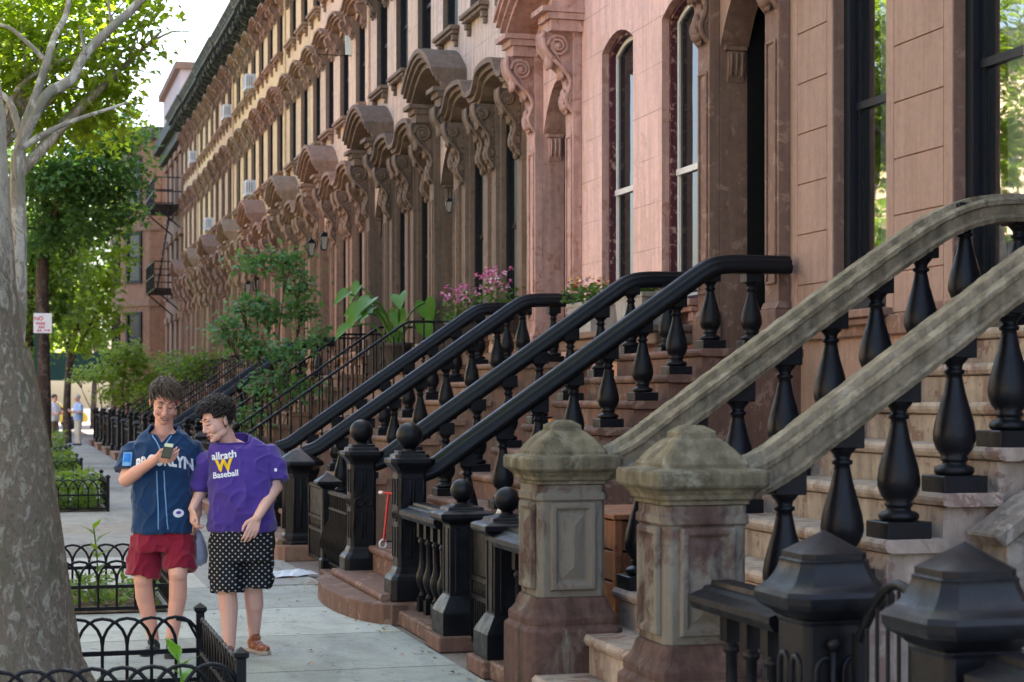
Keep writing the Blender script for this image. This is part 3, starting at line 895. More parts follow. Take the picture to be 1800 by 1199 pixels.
# ------------------------------------------------------------------ areaway railings and gates
def small_baluster(m):
    b = MB(); b.sq([(.036, 0), (.036, .10)])
    b.lathe([(.022, .10), (.034, .115), (.022, .13), (.02, .15), (.04, .185), (.05, .23), (.046, .27), (.03, .31), (.024, .36), (.023, .48), (.034, .49), (.034, .51), (.024, .515), (.026, .53)], seg=10)
    b.sq([(.036, .53), (.036, .64)])
    return b.mesh('railing_baluster', m, bevel=0)
SB = small_baluster(iron)
def balustrade(label, y0, y1, n, x=2.83, base=.10):
    t = thing('areaway_railing', label, 'railing', (x, (y0 + y1) / 2, 0), 0, 'low cast iron areaway railings'); h = (y1 - y0) / 2
    c = MB(); c.box(-.16, .16, -h, h, -.01, base); c.build('curb_stone', step_brown, t, bevel=.012)
    r = MB(); r.prism([(-.13, base + .66), (-.15, base + .69), (-.15, base + .715), (-.09, base + .735), (-.075, base + .75), (-.05, base + .752), (-.045, base + .77), (.045, base + .77), (.05, base + .752), (.075, base + .75), (.09, base + .735), (.15, base + .715), (.15, base + .69), (.13, base + .66), (.07, base + .64), (-.07, base + .64)], 'y', -h, h)
    r.build('top_rail', ironb, t)
    for i in range(n): link('baluster', SB, t, (0, -h + (i + .5) * 2 * h / n, base))
    return t
def gate_post(label, y, kind, x=2.83):
    t = thing('gate_post', label, 'gate post', (x, y, 0), 0, 'cast iron gate posts')
    b = MB()
    if kind == 'ball':
        p = MB(); p.box(-.2, .2, -.2, .2, -.01, .095); p.build('base_stone', step_brown, t, bevel=.01)
        b.sq([(.165, .095), (.165, .24), (.155, .26), (.115, .33), (.105, .345), (.105, .80), (.12, .815)], (0, 0, 0), .0)
        for s in (-1, 1): b.box(-.112, -.105, s * .06 - .012, s * .06 + .012, .36, .78); b.box(s * .06 - .012, s * .06 + .012, -.112, -.105, .36, .78)
        b.build('shaft', ironb, t, bevel=.006)
        k = MB(); k.sq([(.13, .815), (.165, .83), (.18, .845), (.18, .875), (.16, .885), (.12, .895), (.115, .915), (.07, .925), (.06, .935)]); k.build('cap', ironb, t, bevel=.004)
        k = MB(); k.lathe([(.04, .932), (.035, .945), (.04, .95)]); k.ball((0, 0, 1.02), .076, 22, 14); k.build('ball_finial', ironb, t)
    elif kind == 'big':
        b.sq([(.165, 0), (.165, .2), (.14, .24), (.128, .26), (.128, .82), (.138, .84)], (0, 0, 0), .16)
        for ax in (0, 1):
            for u in (-.052, .052):
                P = []
                for i in range(9):
                    a = PI * i / 8; P.append((u + .036 * math.cos(a), .66 + .05 * math.sin(a)))
                P = [(u + .036, .30)] + P + [(u - .036, .30)]
                b.tube([(-.129, q, z) if ax == 0 else (q, -.129, z) for q, z in P], .012, 6)
        b.tube([(-.03, -.145, .30), (-.03, -.145, .74)], .012, 8); b.ball((-.03, -.145, .76), .026, 8, 6)
        b.build('shaft', iron, t, bevel=.006)
        k = MB(); k.sq([(0.1411, .842), (0.1577, .86), (0.1950, .882), (0.2058, .90), (0.2075, .925), (0.1992, .942), (0.1892, .948), (0.1776, .956), (0.1660, .967), (0.1552, .981), (0.1452, .998), (0.1369, 1.018), (0.1311, 1.036), (0.1328, 1.046), (0.1245, 1.052), (0.1245, 1.072), (0.0000, 1.15)], (0, 0, 0), .30, smooth=True); k.build('cap', ironb, t, bevel=.006)
    else:
        b.sq([(.075, 0), (.075, .12), (.06, .14), (.06, .78), (.075, .80)], (0, 0, 0), .2); b.build('shaft', iron, t)
        k = MB(); k.sq([(.08, .80), (.115, .83), (.115, .85), (.0, .935)]); k.build('cap', ironb, t)
    return t
# between the stone stoop and the ball-post stoop
balustrade('low iron balustrade between ball topped stoop newel and farther small ball gate post', 11.70, 12.80, 5)
gate_post('small ball topped gate post nearer the tall ball newels', 11.52, 'ball')
gate_post('small ball topped gate post nearer the far stone newel', 10.40, 'ball')
balustrade('short iron balustrade wedged between a ball gate post and the far stone newel', 9.50, 10.22, 4)
gate_post('stout black post with pyramid cap beside the near stone newel', 5.98, 'big', 2.80)
gate_post('biggest black post with pyramid cap at the bottom right corner', 4.98, 'big', 2.80).scale = (1, 1, 1.03)
balustrade('low iron balustrade with broad moulded top rail in front of the near stone newel', 6.19, 7.02, 4)
balustrade('low iron balustrade running out of the bottom right corner', 3.4, 4.77, 6)

def iron_gate(label, y0, y1, x, h, kind):
    t = thing('iron_gate', label, 'gate', (x, (y0 + y1) / 2, 0), 0); w = (y1 - y0) / 2
    f = MB(); f.box(-.018, .018, -w, -w + .035, .06, h); f.box(-.018, .018, w - .035, w, .06, h)
    for z in ((.08, .36, .48, h) if kind == 'panel' else (.10, .45)): f.box(-.016, .016, -w + .036, w - .036, z - .02, z + .012)
    if kind == 'arch':
        f.tube([(0, -w + .02 + (2 * w - .04) * i / 14, h - .02 + .22 * math.sin(PI * i / 14)) for i in range(15)], .018, 8)
    f.build('gate_frame', iron, t)
    n = int(2 * w / (.075 if kind == 'arch' else .06)); p = MB()
    for i in range(1, n):
        y = -w + 2 * w * i / n; zt = h if kind == 'panel' else h - .02 + .2 * math.sin(PI * i / n)
        p.tube([(0, y, .09), (0, y, zt)], .0075, 6)
        if kind == 'arch':
            for z in (.28, .60): p.tube([(0, y + .018 * math.cos(a), z + .05 * math.sin(a)) for a in [k * PI / 4 for k in range(8)]], .005, 4, closed=True)
        else:
            p.tube([(0, y + .02 * math.cos(a), .42 + .035 * math.sin(a)) for a in [k * PI / 4 for k in range(8)]], .006, 4, closed=True)
    if kind == 'panel':
        p.box(-.006, .006, -w + .036, w - .036, .50, h - .03)
    p.build('bars', iron, t)
    return t
iron_gate('black iron gate with solid upper panel between small ball topped posts', 10.56, 11.36, 2.86, .80, 'panel')
iron_gate('arched iron bar gate between the two stout pyramid capped posts', 5.17, 5.80, 2.84, .80, 'arch')
hp = MB(); hp.tube([(2.95, 10.95 + .14 * math.cos(a), .78 + .14 * math.sin(a)) for a in [PI * (-.15 + 1.2 * i / 12) for i in range(13)]], .024, 8)
tag(hp.build('bent_pipe', plain('pale_pipe', (.55, .54, .50), .5)), 'pale bent pipe curving above the gate between small ball posts', 'pipe')

# bowed railing and slim post towards the tan stoop
t = thing('bowed_railing', 'low iron railing with bowed bars left of the far tall ball newel', 'railing', (2.83, 15.95, 0))
c = MB(); c.box(-.10, .10, -.62, .66, -.01, .05); c.build('curb_stone', step_brown, t, bevel=.01)
r = MB(); r.box(-.02, .02, -.62, .66, .74, .77); r.box(-.015, .015, -.62, .66, .60, .62); r.box(-.015, .015, -.62, .66, .10, .12); r.build('rail', iron, t)
p = MB()
for i in range(15):
    y = -.58 + i * .086; p.tube([(0, y, .05), (-.02, y, .16), (-.10, y, .27), (-.08, y, .38), (-.01, y, .50), (0, y, .60), (0, y, .76)], .009, 5)
p.build('bars', iron, t)
gate_post('slim pointed gate post beyond the low railing with bowed bars', 16.74, 'slim')
iron_gate('closed iron gate beside slim pointed post, in front of the pink house', 16.86, 17.9, 2.85, .78, 'panel')

# picket fences in front of the farther houses
def picket(label, y0, y1):
    t = thing('picket_fence', label, 'fence', (2.83, (y0 + y1) / 2, 0), 0, 'iron picket fences of the row'); h = (y1 - y0) / 2
    c = MB(); c.box(-.12, .12, -h, h, -.01, .12); c.build('curb_stone', step_brown, t)
    r = MB(); r.box(-.015, .015, -h, h, .82, .845); r.box(-.015, .015, -h, h, .2, .225); r.build('rail', iron, t)
    p = MB(); n = int(2 * h / .11)
    for i in range(n + 1):
        y = -h + 2 * h * i / n; p.obox((0, y, .12), (0, y, .93), .009, .009, (1, 0, 0)); p.lathe([(.018, .93), (.022, .945), (.0, 1.0)], (0, y, 0), 5, False)
    p.build('pickets', iron, t)
    for s in (-1, 1):
        q = MB(); q.sq([(.10, .12), (.10, .3), (.06, .34), (.06, .98), (.10, 1.0), (.10, 1.03), (.0, 1.12)], (0, s * (h - .1), 0)); q.build('post', iron, t)
    return t
fl = ['iron picket fence behind the boy in purple', 'iron picket fence under the tangled leafy shrub', 'iron picket fence between shrub and thick railed stoop', 'iron picket fence just past the thick railed stoop', 'iron picket fence in front of the buff house', 'iron picket fence in front of the ochre house', 'iron picket fence in front of the duller brown house', 'iron picket fence in front of the yellowish far house', 'farthest iron picket fence of the row']
picket(fl[0], 20.55, YT + 3.95 - 1.1)
for k in range(1, 9):
    y0 = YT + WT * (k - 1) + 3.95 + 1.1; picket(fl[k], y0, y0 + 2.75)

# ------------------------------------------------------------------ things in the areaways
plain('red_plastic', (.42, .012, .012), .4, .5); plain('orange_wood', (.42, .15, .05), .6)
slat = stone('slat_wood', (.27, .115, .055), .25, (.18, .07, .035), .4, 4, .35, .3, .6, .2)
t = thing('wooden_bin_store', 'orange brown wooden slat box behind the far stone newel', 'storage box', (3.75, 10.25, 0))
bx = MB(); bx.box(-.40, .40, -.40, .40, .02, .90); bx.build('inner_box', blackpaint, t)
for i in range(5):
    z = .04 + i * .178; s = MB(); s.box(-.43, -.401, -.43, .43, z, z + .165); s.box(-.40, .40, -.43, -.401, z, z + .165); s.build('slat', slat, t, bevel=.004)
l = MB(); l.box(-.46, .46, -.46, .46, .93, .96); l.box(-.45, -.405, -.45, -.405, 0, .925) ; l.build('lid', slat, t, bevel=.004)
t = thing('red_bin', 'red plastic bin with dark lid in the shade under the brown windows', 'bin', (5.0, 10.55, 0))
b = MB(); b.loft([(.25, 0), (.31, .86)], [(1, -1), (1, 1), (-1, 1), (-1, -1)]); b.build('body', MATS['red_plastic'], t, bevel=.02)
b = MB(); b.box(-.335, .335, -.335, .335, .862, .91); b.box(-.37, -.336, -.2, .2, .87, .90); b.build('lid', MATS['red_plastic'], t, bevel=.01)
t = thing('broom', 'orange broom handle leaning up behind the far stone newel', 'broom', (3.25, 10.1, 0), R(0))
b = MB(); b.tube([(0, 0, .2), (-.20, .13, 1.50)], .019, 8); b.build('handle', MATS['orange_wood'], t)
b = MB(); b.loft([(.5, .0), (.35, .12), (.22, .22)], [(.4, -.2), (.4, .2), (-.4, .2), (-.4, -.2)]); b.build('bristles', plain('straw', (.4, .3, .13), .9), t)
t = thing('kick_scooter', 'red and white kick scooter propped inside the tall ball newels', 'scooter', (3.06, 14.62, .40), R(25)); t.scale = (.62, .62, .62)
b = MB(); b.box(-.22, .30, -.05, .05, .08, .10); b.build('deck', blackpaint, t)
b = MB(); b.tube([(-.25, 0, .08), (-.17, 0, .72)], .018, 8); b.build('stem', MATS['red_plastic'], t)
b = MB(); b.tube([(-.17, -.18, .72), (-.17, .18, .72)], .016, 8); b.build('handlebar', MATS['red_plastic'], t)
for s in (-1, 1):
    b = MB(); b.tube([(-.17, s * .12, .72), (-.17, s * .20, .72)], .022, 8); b.build('grip', whitewood, t)
for x in (-.26, .30):
    b = MB(); b.tube([(x + .055 * math.cos(a), 0, .055 + .055 * math.sin(a)) for a in [k * PI / 8 for k in range(16)]], .016, 6, closed=True); b.build('wheel', whitewood, t)
# crumpled paper on the pavement
b = MB(); rr = random.Random(3); n = 7
g = [[(i * .075, j * .045, .012 + rr.random() * .05 * (1 if 0 < j < n - 1 else .3)) for j in range(n)] for i in range(n)]
for i in range(n - 1):
    for j in range(n - 1): b.quad(g[i][j], g[i + 1][j], g[i + 1][j + 1], g[i][j + 1])
o = b.build('newspaper', plain('newsprint', (.60, .63, .68), .9, .2, 0, .3, 20), None, recalc=False, loc=(2.28, 16.25, 0)); tag(o, 'crumpled white newspaper lying at the pavement edge', 'newspaper')
o.rotation_euler = (0, 0, .4)

# planter ledge and flower boxes
gb = leafmat('geranium_leaf', (.06, .12, .025), (.11, .19, .04), .3)
def petals(name, cs, seed):
    t = NT(name); w_ = t.n('ShaderNodeNewGeometry').outputs['Random Per Island']
    col = t.ramp(w_, [(i / len(cs), c) for i, c in enumerate(cs)], 'CONSTANT'); t.pbsdf(col, .6); return t.m
pinkp = petals('pink_petal', [(.72, .16, .38), (.80, .36, .55), (.62, .08, .30), (.82, .70, .74)], 1)
mixp = petals('mixed_petal', [(.75, .70, .68), (.55, .04, .05), (.75, .5, .1), (.7, .3, .35)], 2)
greyp = stone('planter_grey', (.36, .34, .32), .12, None, 0, 1, .15, .3)
darkp = plain('planter_dark', (.05, .04, .035), .7)
def flower_box(label, x, y, z, L, hh, pm, fm, seed, tall=.28, nf=26):
    t = thing('flower_box', label, 'flower box', (x, y, z), 0, 'flower boxes on window ledges'); rr = random.Random(seed)
    b = MB(); b.loft([(.9, 0), (1.0, hh * .85), (1.06, hh * .86), (1.06, hh)], [(.15, -L / 2), (.15, L / 2), (-.15, L / 2), (-.15, -L / 2)]); b.build('box', pm, t, bevel=.006)
    f = MB()
    for i in range(230):
        y_ = rr.uniform(-L / 2, L / 2) * 1.1; z_ = hh + rr.random() ** 1.4 * tall * .8; x_ = rr.uniform(-.22, .15)
        d = Vector((rr.uniform(-1, 1), rr.uniform(-1, 1), rr.uniform(-.3, .8)))
        f.leaf(Vector((x_, y_, z_)), d, Vector((rr.uniform(-.4, .4), rr.uniform(-.4, .4), 1)), rr.uniform(.05, .09), rr.uniform(.05, .08))
    f.build('foliage', gb, t, recalc=False)
    q = MB()
    for i in range(nf):
        c = Vector((rr.uniform(-.24, .12), rr.uniform(-L / 2, L / 2) * 1.05, hh + tall * rr.uniform(.6, 1.15)))
        for k in range(9):
            d = Vector((rr.uniform(-1, 1), rr.uniform(-1, 1), rr.uniform(-.5, 1)))
            q.leaf(c + d * .012, d, Vector((0, 0, 1)) + d * .3, rr.uniform(.03, .045), .04, .1)
    q.build('blossoms', fm, t, recalc=False)
    return t
lg = MB(); lg.box(-.48, .0, .08, 3.05, 2.205, 2.27); lg.box(-.44, 0, .1, 3.03, 2.10, 2.2); lg.build('planter_ledge', step_tan, h_pink, bevel=.012)
flower_box('grey stone planter of red and white flowers under the farther pink window', 5.58, 17.25, 2.272, .75, .30, greyp, mixp, 5, .2, 14)
flower_box('grey stone planter of mixed flowers under the nearer pink window', 5.58, 15.75, 2.272, .75, .30, greyp, mixp, 6, .14, 8)
flower_box('dark box of pink and white geraniums nearest the pink house', 5.70, 21.25, 2.41, .85, .2, darkp, pinkp, 8, .48, 40)
flower_box('dark box of pink geraniums farther from the pink house', 5.62, 22.75, 2.41, .9, .2, darkp, pinkp, 9, .40, 44)
t = thing('block_planter', 'pale concrete block carrying a black pot on the stone stoop landing', 'planter', (5.33, 7.85, 2.0))
b = MB(); b.box(-.2, .2, -.2, .2, .0, .36); b.build('block', stone('block_concrete', (.42, .33, .29), .1, None, 0, 1, .1, .4), t, bevel=.012)
b = MB(); b.loft([(.15, .362), (.2, .56), (.215, .56), (.215, .60)], [(1, -1), (1, 1), (-1, 1), (-1, -1)]); b.build('pot', blackpaint, t, bevel=.008)

# wall lanterns, house number, air conditioners
def lantern(label, x, y, z):
    t = thing('wall_lantern', label, 'lantern', (x, y, z), 0, 'wall lanterns beside doors')
    b = MB(); b.obox((0, 0, .18), (-.16, 0, .22), .012, .012); b.box(-.015, .0, -.05, .05, .05, .3); b.build('bracket', iron, t)
    b = MB(); c = (-.17, 0, 0); t.scale = (.78, .78, .78); b.sq([(.05, -.21), (.06, -.2), (.06, -.18)], c); b.sq([(.10, .12), (.105, .13), (.03, .22), (.012, .26)], c)
    for sx in (-1, 1):
        for sy in (-1, 1): b.obox((c[0] + sx * .055, sy * .055, -.19), (c[0] + sx * .095, sy * .095, .125), .008, .008)
    b.build('lantern_frame', iron, t)
    b = MB(); b.sq([(.05, -.178), (.088, .118)], c); b.build('lamp_glass', lampglow, t)
    return t
lantern('black wall lantern on nearer pilaster of the salmon house door', XW - .12, YT + 2 * WT + 3.95 - .76, 4.55)
lantern('black wall lantern on farther pilaster of the salmon house door', XW - .12, YT + 2 * WT + 3.95 + .76, 4.55)
lantern('black wall lantern on nearer pilaster of the buff house door', XW - .12, YT + 4 * WT + 3.95 - .76, 4.35)
lantern('black wall lantern on farther pilaster of the buff house door', XW - .12, YT + 4 * WT + 3.95 + .76, 4.35)
lantern('small wall lamp beside the dark doorway of the greyish tan house', XW - .12, YT + 3.95 - .72, 4.22).scale = (.45, .45, .45)
def text_mesh(txt, size, ext=.0, bold=0):
    cu = bpy.data.curves.new('lettering', 'FONT'); cu.body = txt; cu.size = size; cu.extrude = ext; cu.align_x = 'CENTER'; cu.align_y = 'CENTER'; cu.offset = bold; cu.resolution_u = 3; cu.space_line = .9
    o = bpy.data.objects.new('lettering', cu); COL.objects.link(o)
    dg = bpy.context.evaluated_depsgraph_get(); dg.update()
    me = bpy.data.meshes.new_from_object(o.evaluated_get(dg)); bpy.data.objects.remove(o); return me
me = text_mesh('3\n1\n2', .24, .012, .006); me.materials.append(iron)
o = link('house_number', me, row[2], (-.014, 1.55, 4.08)); o.rotation_euler = (R(90), 0, R(-90))

ac_m = plain('ac_white', (.62, .63, .62), .5); ac_d = plain('ac_grille', (.22, .23, .23), .6)
def aircon(label, y, z, x=XW):
    t = thing('air_conditioner', label, 'air conditioner', (x, y, z), 0, 'window air conditioners')
    b = MB(); b.box(-.22, .1, -.27, .27, .0, .38); b.build('case', ac_m, t, bevel=.012)
    b = MB()
    for i in range(7): b.box(-.228, -.22, -.24, .24, .05 + i * .045, .075 + i * .045)
    for i in range(3): b.box(-.19 + i * .06, -.165 + i * .06, -.276, -.27, .08, .32)
    b.build('grille', ac_d, t)
    return t
aircon('white air conditioner on second floor, lower of the stacked pair on the ochre house', YT + 5 * WT + .75, 6.74)
aircon('white air conditioner on top floor, upper of the stacked pair on the ochre house', YT + 5 * WT + .75, 9.42)
aircon('small white air conditioner on top floor of the duller brown house', YT + 6 * WT + .75, 9.42)
aircon('air conditioner on second floor of the yellowish far house', YT + 7 * WT + .75, 6.74)
aircon('dim air conditioner on top floor of the last house of the row', YT + 8 * WT + .75, 9.42)
t = thing('hanging_plaque', 'small white plaque hung from a thin rod on the salmon house pier', 'plaque', (XW - .02, YT + 2 * WT + 1.55, 7.75))
b = MB(); b.tube([(0, 0, 0), (-.62, .02, .0)], .008, 6); b.build('rod', iron, t)
b = MB(); b.box(-.12, -.02, -.008, .012, .02, .36); b.build('plate', plain('plaque_white', (.62, .66, .58), .5), t)
# ------------------------------------------------------------------ trees
TH = math.atan(880 / 3200); CT, ST = math.cos(TH), math.sin(TH)
def W(px, py, z):
    # a measured direction in the photograph at depth z metres -> a point of the street
    xc = (px - 900) / 3200 * z
    return Vector((xc * CT + z * ST, -xc * ST + z * CT, 1.62 + (700 - py) / 3200 * z))
def barkmat(name, base, light, olive, dark, scale=5, lit=.45, pale=None):
    t = NT(name); p = t.scaled(t.pos(), (1.5, 1.5, .8))
    n = t.noise(p, scale, 5, .65, .8); n2 = t.noise(p, scale * 3, 4, .6); n3 = t.noise(t.scaled(t.pos(), (1, 1, .35)), scale * .8, 4, .6, 1.0)
    col = t.mix(t.ramp(n, [(lit, 0), (lit + .07, 1)]), base, light)
    col = t.mix(t.ramp(n3, [(.54, 0), (.60, 1)]), col, olive)
    col = t.mix(t.ramp(n2, [(.26, 1), (.42, 0)]), col, dark)
    if pale:
        sz = t.n('ShaderNodeSeparateXYZ'); t.l(t.pos(), sz.inputs[0])
        up = t.math('ADD', t.math('MULTIPLY', sz.outputs[2], .42), t.math('MULTIPLY', n, 1.1))
        col = t.mix(t.ramp(up, [(1.28 / 2, 0), (1.5 / 2, 1)]) if False else t.ramp(t.math('MULTIPLY', up, .5), [(.70, 0), (.82, 1)]), col, t.mix(n2, pale, mul(pale, .7)))
    h = t.math('ADD', t.math('MULTIPLY', n, .7), t.math('MULTIPLY', n2, .4))
    nb = t.bump(h, .75, .03); nb = t.bump(t.noise(p, 60, 4, .7), .4, .005, nb)
    t.pbsdf(col, .9, 0, .2, nb); MATS[name] = t.m; return t.m
bark_syc = barkmat('sycamore_bark', (.135, .108, .08), (.225, .205, .16), (.105, .095, .065), (.045, .034, .026), 17, .52, (.38, .355, .295))
bark_pale = barkmat('sycamore_limb_bark', (.27, .235, .19), (.47, .44, .38), (.21, .20, .15), (.11, .09, .07), 9, .48)
bark_dark = stone('dark_bark', (.085, .062, .05), .3, (.13, .105, .085), .4, 3, .4, .5, .95, .8, .1, 30)
LEAF = [leafmat('leaf_yellow_green', (.16, .24, .025), (.32, .39, .05), .62),
        leafmat('leaf_mid_green', (.075, .15, .03), (.17, .25, .045), .5),
        leafmat('leaf_dark_green', (.045, .115, .042), (.12, .215, .055), .5),
        leafmat('leaf_blue_green', (.06, .16, .075), (.15, .29, .10), .4)]
def crown_mesh(name, blobs, n, L, mat, seed, clump=.34, per=13, hollow=.35, droop=.0):
    rr = random.Random(seed); b = MB()
    vol = [r[0] * r[1] * r[2] for c, r in blobs]; tv = sum(vol)
    for (c, r), v in zip(blobs, vol):
        c = Vector(c)
        for k in range(max(1, int(n * v / tv / per))):
            while True:
                q = Vector((rr.uniform(-1, 1), rr.uniform(-1, 1), rr.uniform(-1, 1)))
                if hollow < q.length < 1: break
            q = c + Vector((q.x * r[0], q.y * r[1], q.z * r[2]))
            out = (q - c).normalized(); cl = clump * rr.uniform(.6, 1.3)
            for i in range(per):
                o = Vector((rr.gauss(0, .5), rr.gauss(0, .5), rr.gauss(0, .34))) * cl
                d = Vector((rr.uniform(-1, 1), rr.uniform(-1, 1), rr.uniform(-.7, .3) - droop)) + out * .5
                nn = Vector((rr.uniform(-.6, .6), rr.uniform(-.6, .6), 1))
                s = L * rr.uniform(.65, 1.25)
                b.leaf(q + o, d, nn, s, s * .72, .18)
    return b.mesh(name, mat, recalc=False)
def limb(b, pts, r0, r1, n=5, seg=10, rough=.0):
    P = catmull(pts, n); m = len(P)
    rad = [r0 + (r1 - r0) * (i / (m - 1)) ** .85 for i in range(m)]
    if rough: rad = [q * (1 + rnd.uniform(-rough, rough)) for q in rad]
    b.tube(P, rad, seg)
def auto_limbs(b, top, blobs, r, seed, n=9):
    rr = random.Random(seed)
    for i in range(n):
        c, s = blobs[i % len(blobs)]; c = Vector(c)
        e = c + Vector((rr.uniform(-.7, .7) * s[0], rr.uniform(-.7, .7) * s[1], rr.uniform(-.4, .6) * s[2]))
        st = top + Vector((0, 0, -rr.uniform(0, .9)))
        md = st.lerp(e, .5) + Vector((rr.uniform(-.25, .25), rr.uniform(-.25, .25), .25))
        limb(b, [st, md, e], r * rr.uniform(.4, .65), .012, 5, 7)
        for k in range(3):
            f = md.lerp(e, rr.uniform(.1, .8)); g = f + Vector((rr.uniform(-.8, .8), rr.uniform(-.8, .8), rr.uniform(-.1, .8)))
            limb(b, [f, f.lerp(g, .5) + Vector((0, 0, .08)), g], r * .16, .006, 3, 5)

TG = 'street trees along the kerb'
# the big sycamore in the foreground
B1 = Vector((.02, 9.42, 0))
t = thing('sycamore_tree', 'big mottled sycamore trunk filling the left edge in the foreground', 'tree', B1, 0, TG)
b = MB(); P = []; 
prof = [(-.05, .52), (.05, .45), (.16, .375), (.32, .335), (.55, .305), (.8, .288), (1.1, .268), (1.35, .255), (1.5, .235), (1.7, .208), (1.87, .175)]
seg = 28; vs = []; rr = random.Random(5)
for i, (z, r) in enumerate(prof):
    cx = -.055 * z
    for k in range(seg):
        a = 2 * PI * k / seg
        fl = 1 + max(0, .34 - z) * .9 * (math.sin(a * 4 + .8) * .5 + math.sin(a * 7 + 2) * .22) + .035 * math.sin(a * 3 + z * 3) + rr.uniform(-.012, .012)
        vs.append((cx + r * fl * math.cos(a), r * fl * math.sin(a), z))
fs = [(i * seg + k, i * seg + (k + 1) % seg, (i + 1) * seg + (k + 1) % seg, (i + 1) * seg + k) for i in range(len(prof) - 1) for k in range(seg)]
b.add(vs, fs, True); b.add(vs[-seg:], [tuple(range(seg))], True)
limb(b, [Vector((-.06, 0, 1.5)), Vector((-.135, 0, 2.0)), Vector((-.17, .02, 2.7)), Vector((-.19, .03, 3.2)), Vector((-.40, .1, 4.6)), Vector((-.85, .2, 6.5))], .19, .08, 6, 18, .02)
b.build('trunk', bark_syc, t)
b = MB(); z0 = 9.45
def T1(px, py, dz=0): return W(px, py, z0 + dz) - B1
limb(b, [T1(22, 640, .05), T1(31, 560, .05), T1(33, 430), T1(31, 330), T1(33, 265)], .050, .036, 6, 14, .03)
limb(b, [T1(33, 268), T1(42, 225), T1(66, 160), T1(82, 110), T1(96, 65, .1), T1(118, 20, .2), T1(128, -60, .2)], .028, .014, 6, 10)
limb(b, [T1(33, 262), T1(60, 205), T1(84, 165), T1(125, 140, .1), T1(140, 112, .1), T1(160, 84, .15), T1(200, 45, .2), T1(240, 8, .3), T1(290, -60, .4)], .030, .022, 6, 10)
limb(b, [T1(35, 235), T1(20, 185), T1(0, 164), T1(-40, 150)], .020, .014, 5, 9)
limb(b, [T1(36, 262), T1(70, 240), T1(110, 220), T1(150, 205), T1(190, 192), T1(225, 180)], .020, .006, 6, 9)
limb(b, [T1(150, 95, .1), T1(140, 45, .1)], .012, .008, 3, 7); limb(b, [T1(82, 108), T1(45, 72), T1(15, 48), T1(-20, 40)], .014, .008, 4, 8); limb(b, [T1(196, 48, .2), T1(190, 0, .2), T1(186, -40, .2)], .008, .005, 3, 6)
b.build('limb', bark_pale, t)
bl = [((-1.2, .5, 7.4), (2.6, 2.6, 1.6)), ((1.2, -1.0, 7.9), (2.2, 2.4, 1.4)), ((.3, 1.5, 8.6), (2.6, 2.4, 1.6)), ((1.6, 3.2, 8.2), (2.0, 1.9, 1.2))]
link('crown', crown_mesh('sycamore_crown', bl, 5200, .17, LEAF[0], 3, .5, 12, .2), t)

def tree(label, base, trunk_pts, r0, blobs, n, L, leaf, seed, bark, nl=9, name='street_tree', group=TG, clump=.34, per=13, hollow=.35):
    t = thing(name, label, 'tree', base, 0, group); b = MB()
    pts = [Vector(p) for p in trunk_pts]
    limb(b, [Vector((0, 0, -.05))] + pts, r0, r0 * .55, 5, 14, .03)
    bl = [(Vector(c), r) for c, r in blobs]
    auto_limbs(b, pts[-1], bl, r0 * .8, seed, nl)
    b.build('trunk', bark, t)
    link('crown', crown_mesh('crown_%d' % seed, [(tuple(c), r) for c, r in bl], n, L, leaf, seed, clump, per, hollow), t)
    return t
def rel(base, *pp): return [W(*p) - Vector(base) for p in pp]
# second sycamore, right behind the first
b2 = (-.62, 21.5, 0)
bb = [(W(20, 40, 22), (1.0, 1.8, .9)), (W(130, 60, 22), (.75, 1.5, .8)), (W(215, 40, 22.5), (.42, 1.0, .62)), (W(60, 150, 22), (1.1, 1.7, .6)), (W(150, 160, 22), (.62, 1.3, .5)), (W(90, -90, 22), (1.5, 2.0, .9)), (W(230, -60, 22), (.65, 1.2, .7)), (W(-120, 60, 22), (1.4, 2, 1.6)), (W(235, 118, 22.4), (.34, .7, .26)), (W(262, 70, 22.4), (.24, .6, .3)), (W(180, 110, 22), (.5, 1.2, .4)), (W(20, 110, 22), (.8, 1.6, .6)), (W(95, 205, 22.5), (.95, 1.5, .42)), (W(190, 215, 23), (.45, 1.1, .38)), (W(215, 170, 23), (.3, .8, .3))]
tree('pale limbed sycamore behind the foreground trunk with sunlit yellow green leaves', b2, [(.0, .0, 2.0), (.1, .1, 3.6), (.35, .2, 4.6)], .17, [(c - Vector(b2), r) for c, r in bb], 13500, .125, LEAF[0], 11, bark_pale, 10, 'sycamore_tree', clump=.30)
# dark trunk tree with the parking sign
q = W(76, 838, 37.5); b3 = (q.x, q.y, 0)
bb = [(W(110, 330, 37), (.95, 1.6, .55)), (W(175, 300, 36.5), (.70, 1.3, .50)), (W(70, 290, 37), (.8, 1.4, .6)), (W(125, 390, 37), (.95, 1.5, .38)), (W(215, 385, 37.5), (.45, .9, .28)), (W(60, 420, 37), (.6, 1.2, .35)), (W(170, 230, 37), (.85, 1.5, .6)), (W(228, 300, 37.5), (.40, 1, .35)), (W(215, 345, 37.5), (.42, 1, .3)), (W(240, 240, 38), (.3, .8, .3))]
tree('dark straight trunk with deep green foliage behind the white parking sign', b3, [(.0, 0, 1.5), (-.02, 0, 3.2), (0, .0, 4.6), (.1, .1, 5.6)], .185, [(c - Vector(b3), r) for c, r in bb], 10500, .14, LEAF[2], 12, bark_dark, 11, clump=.36)
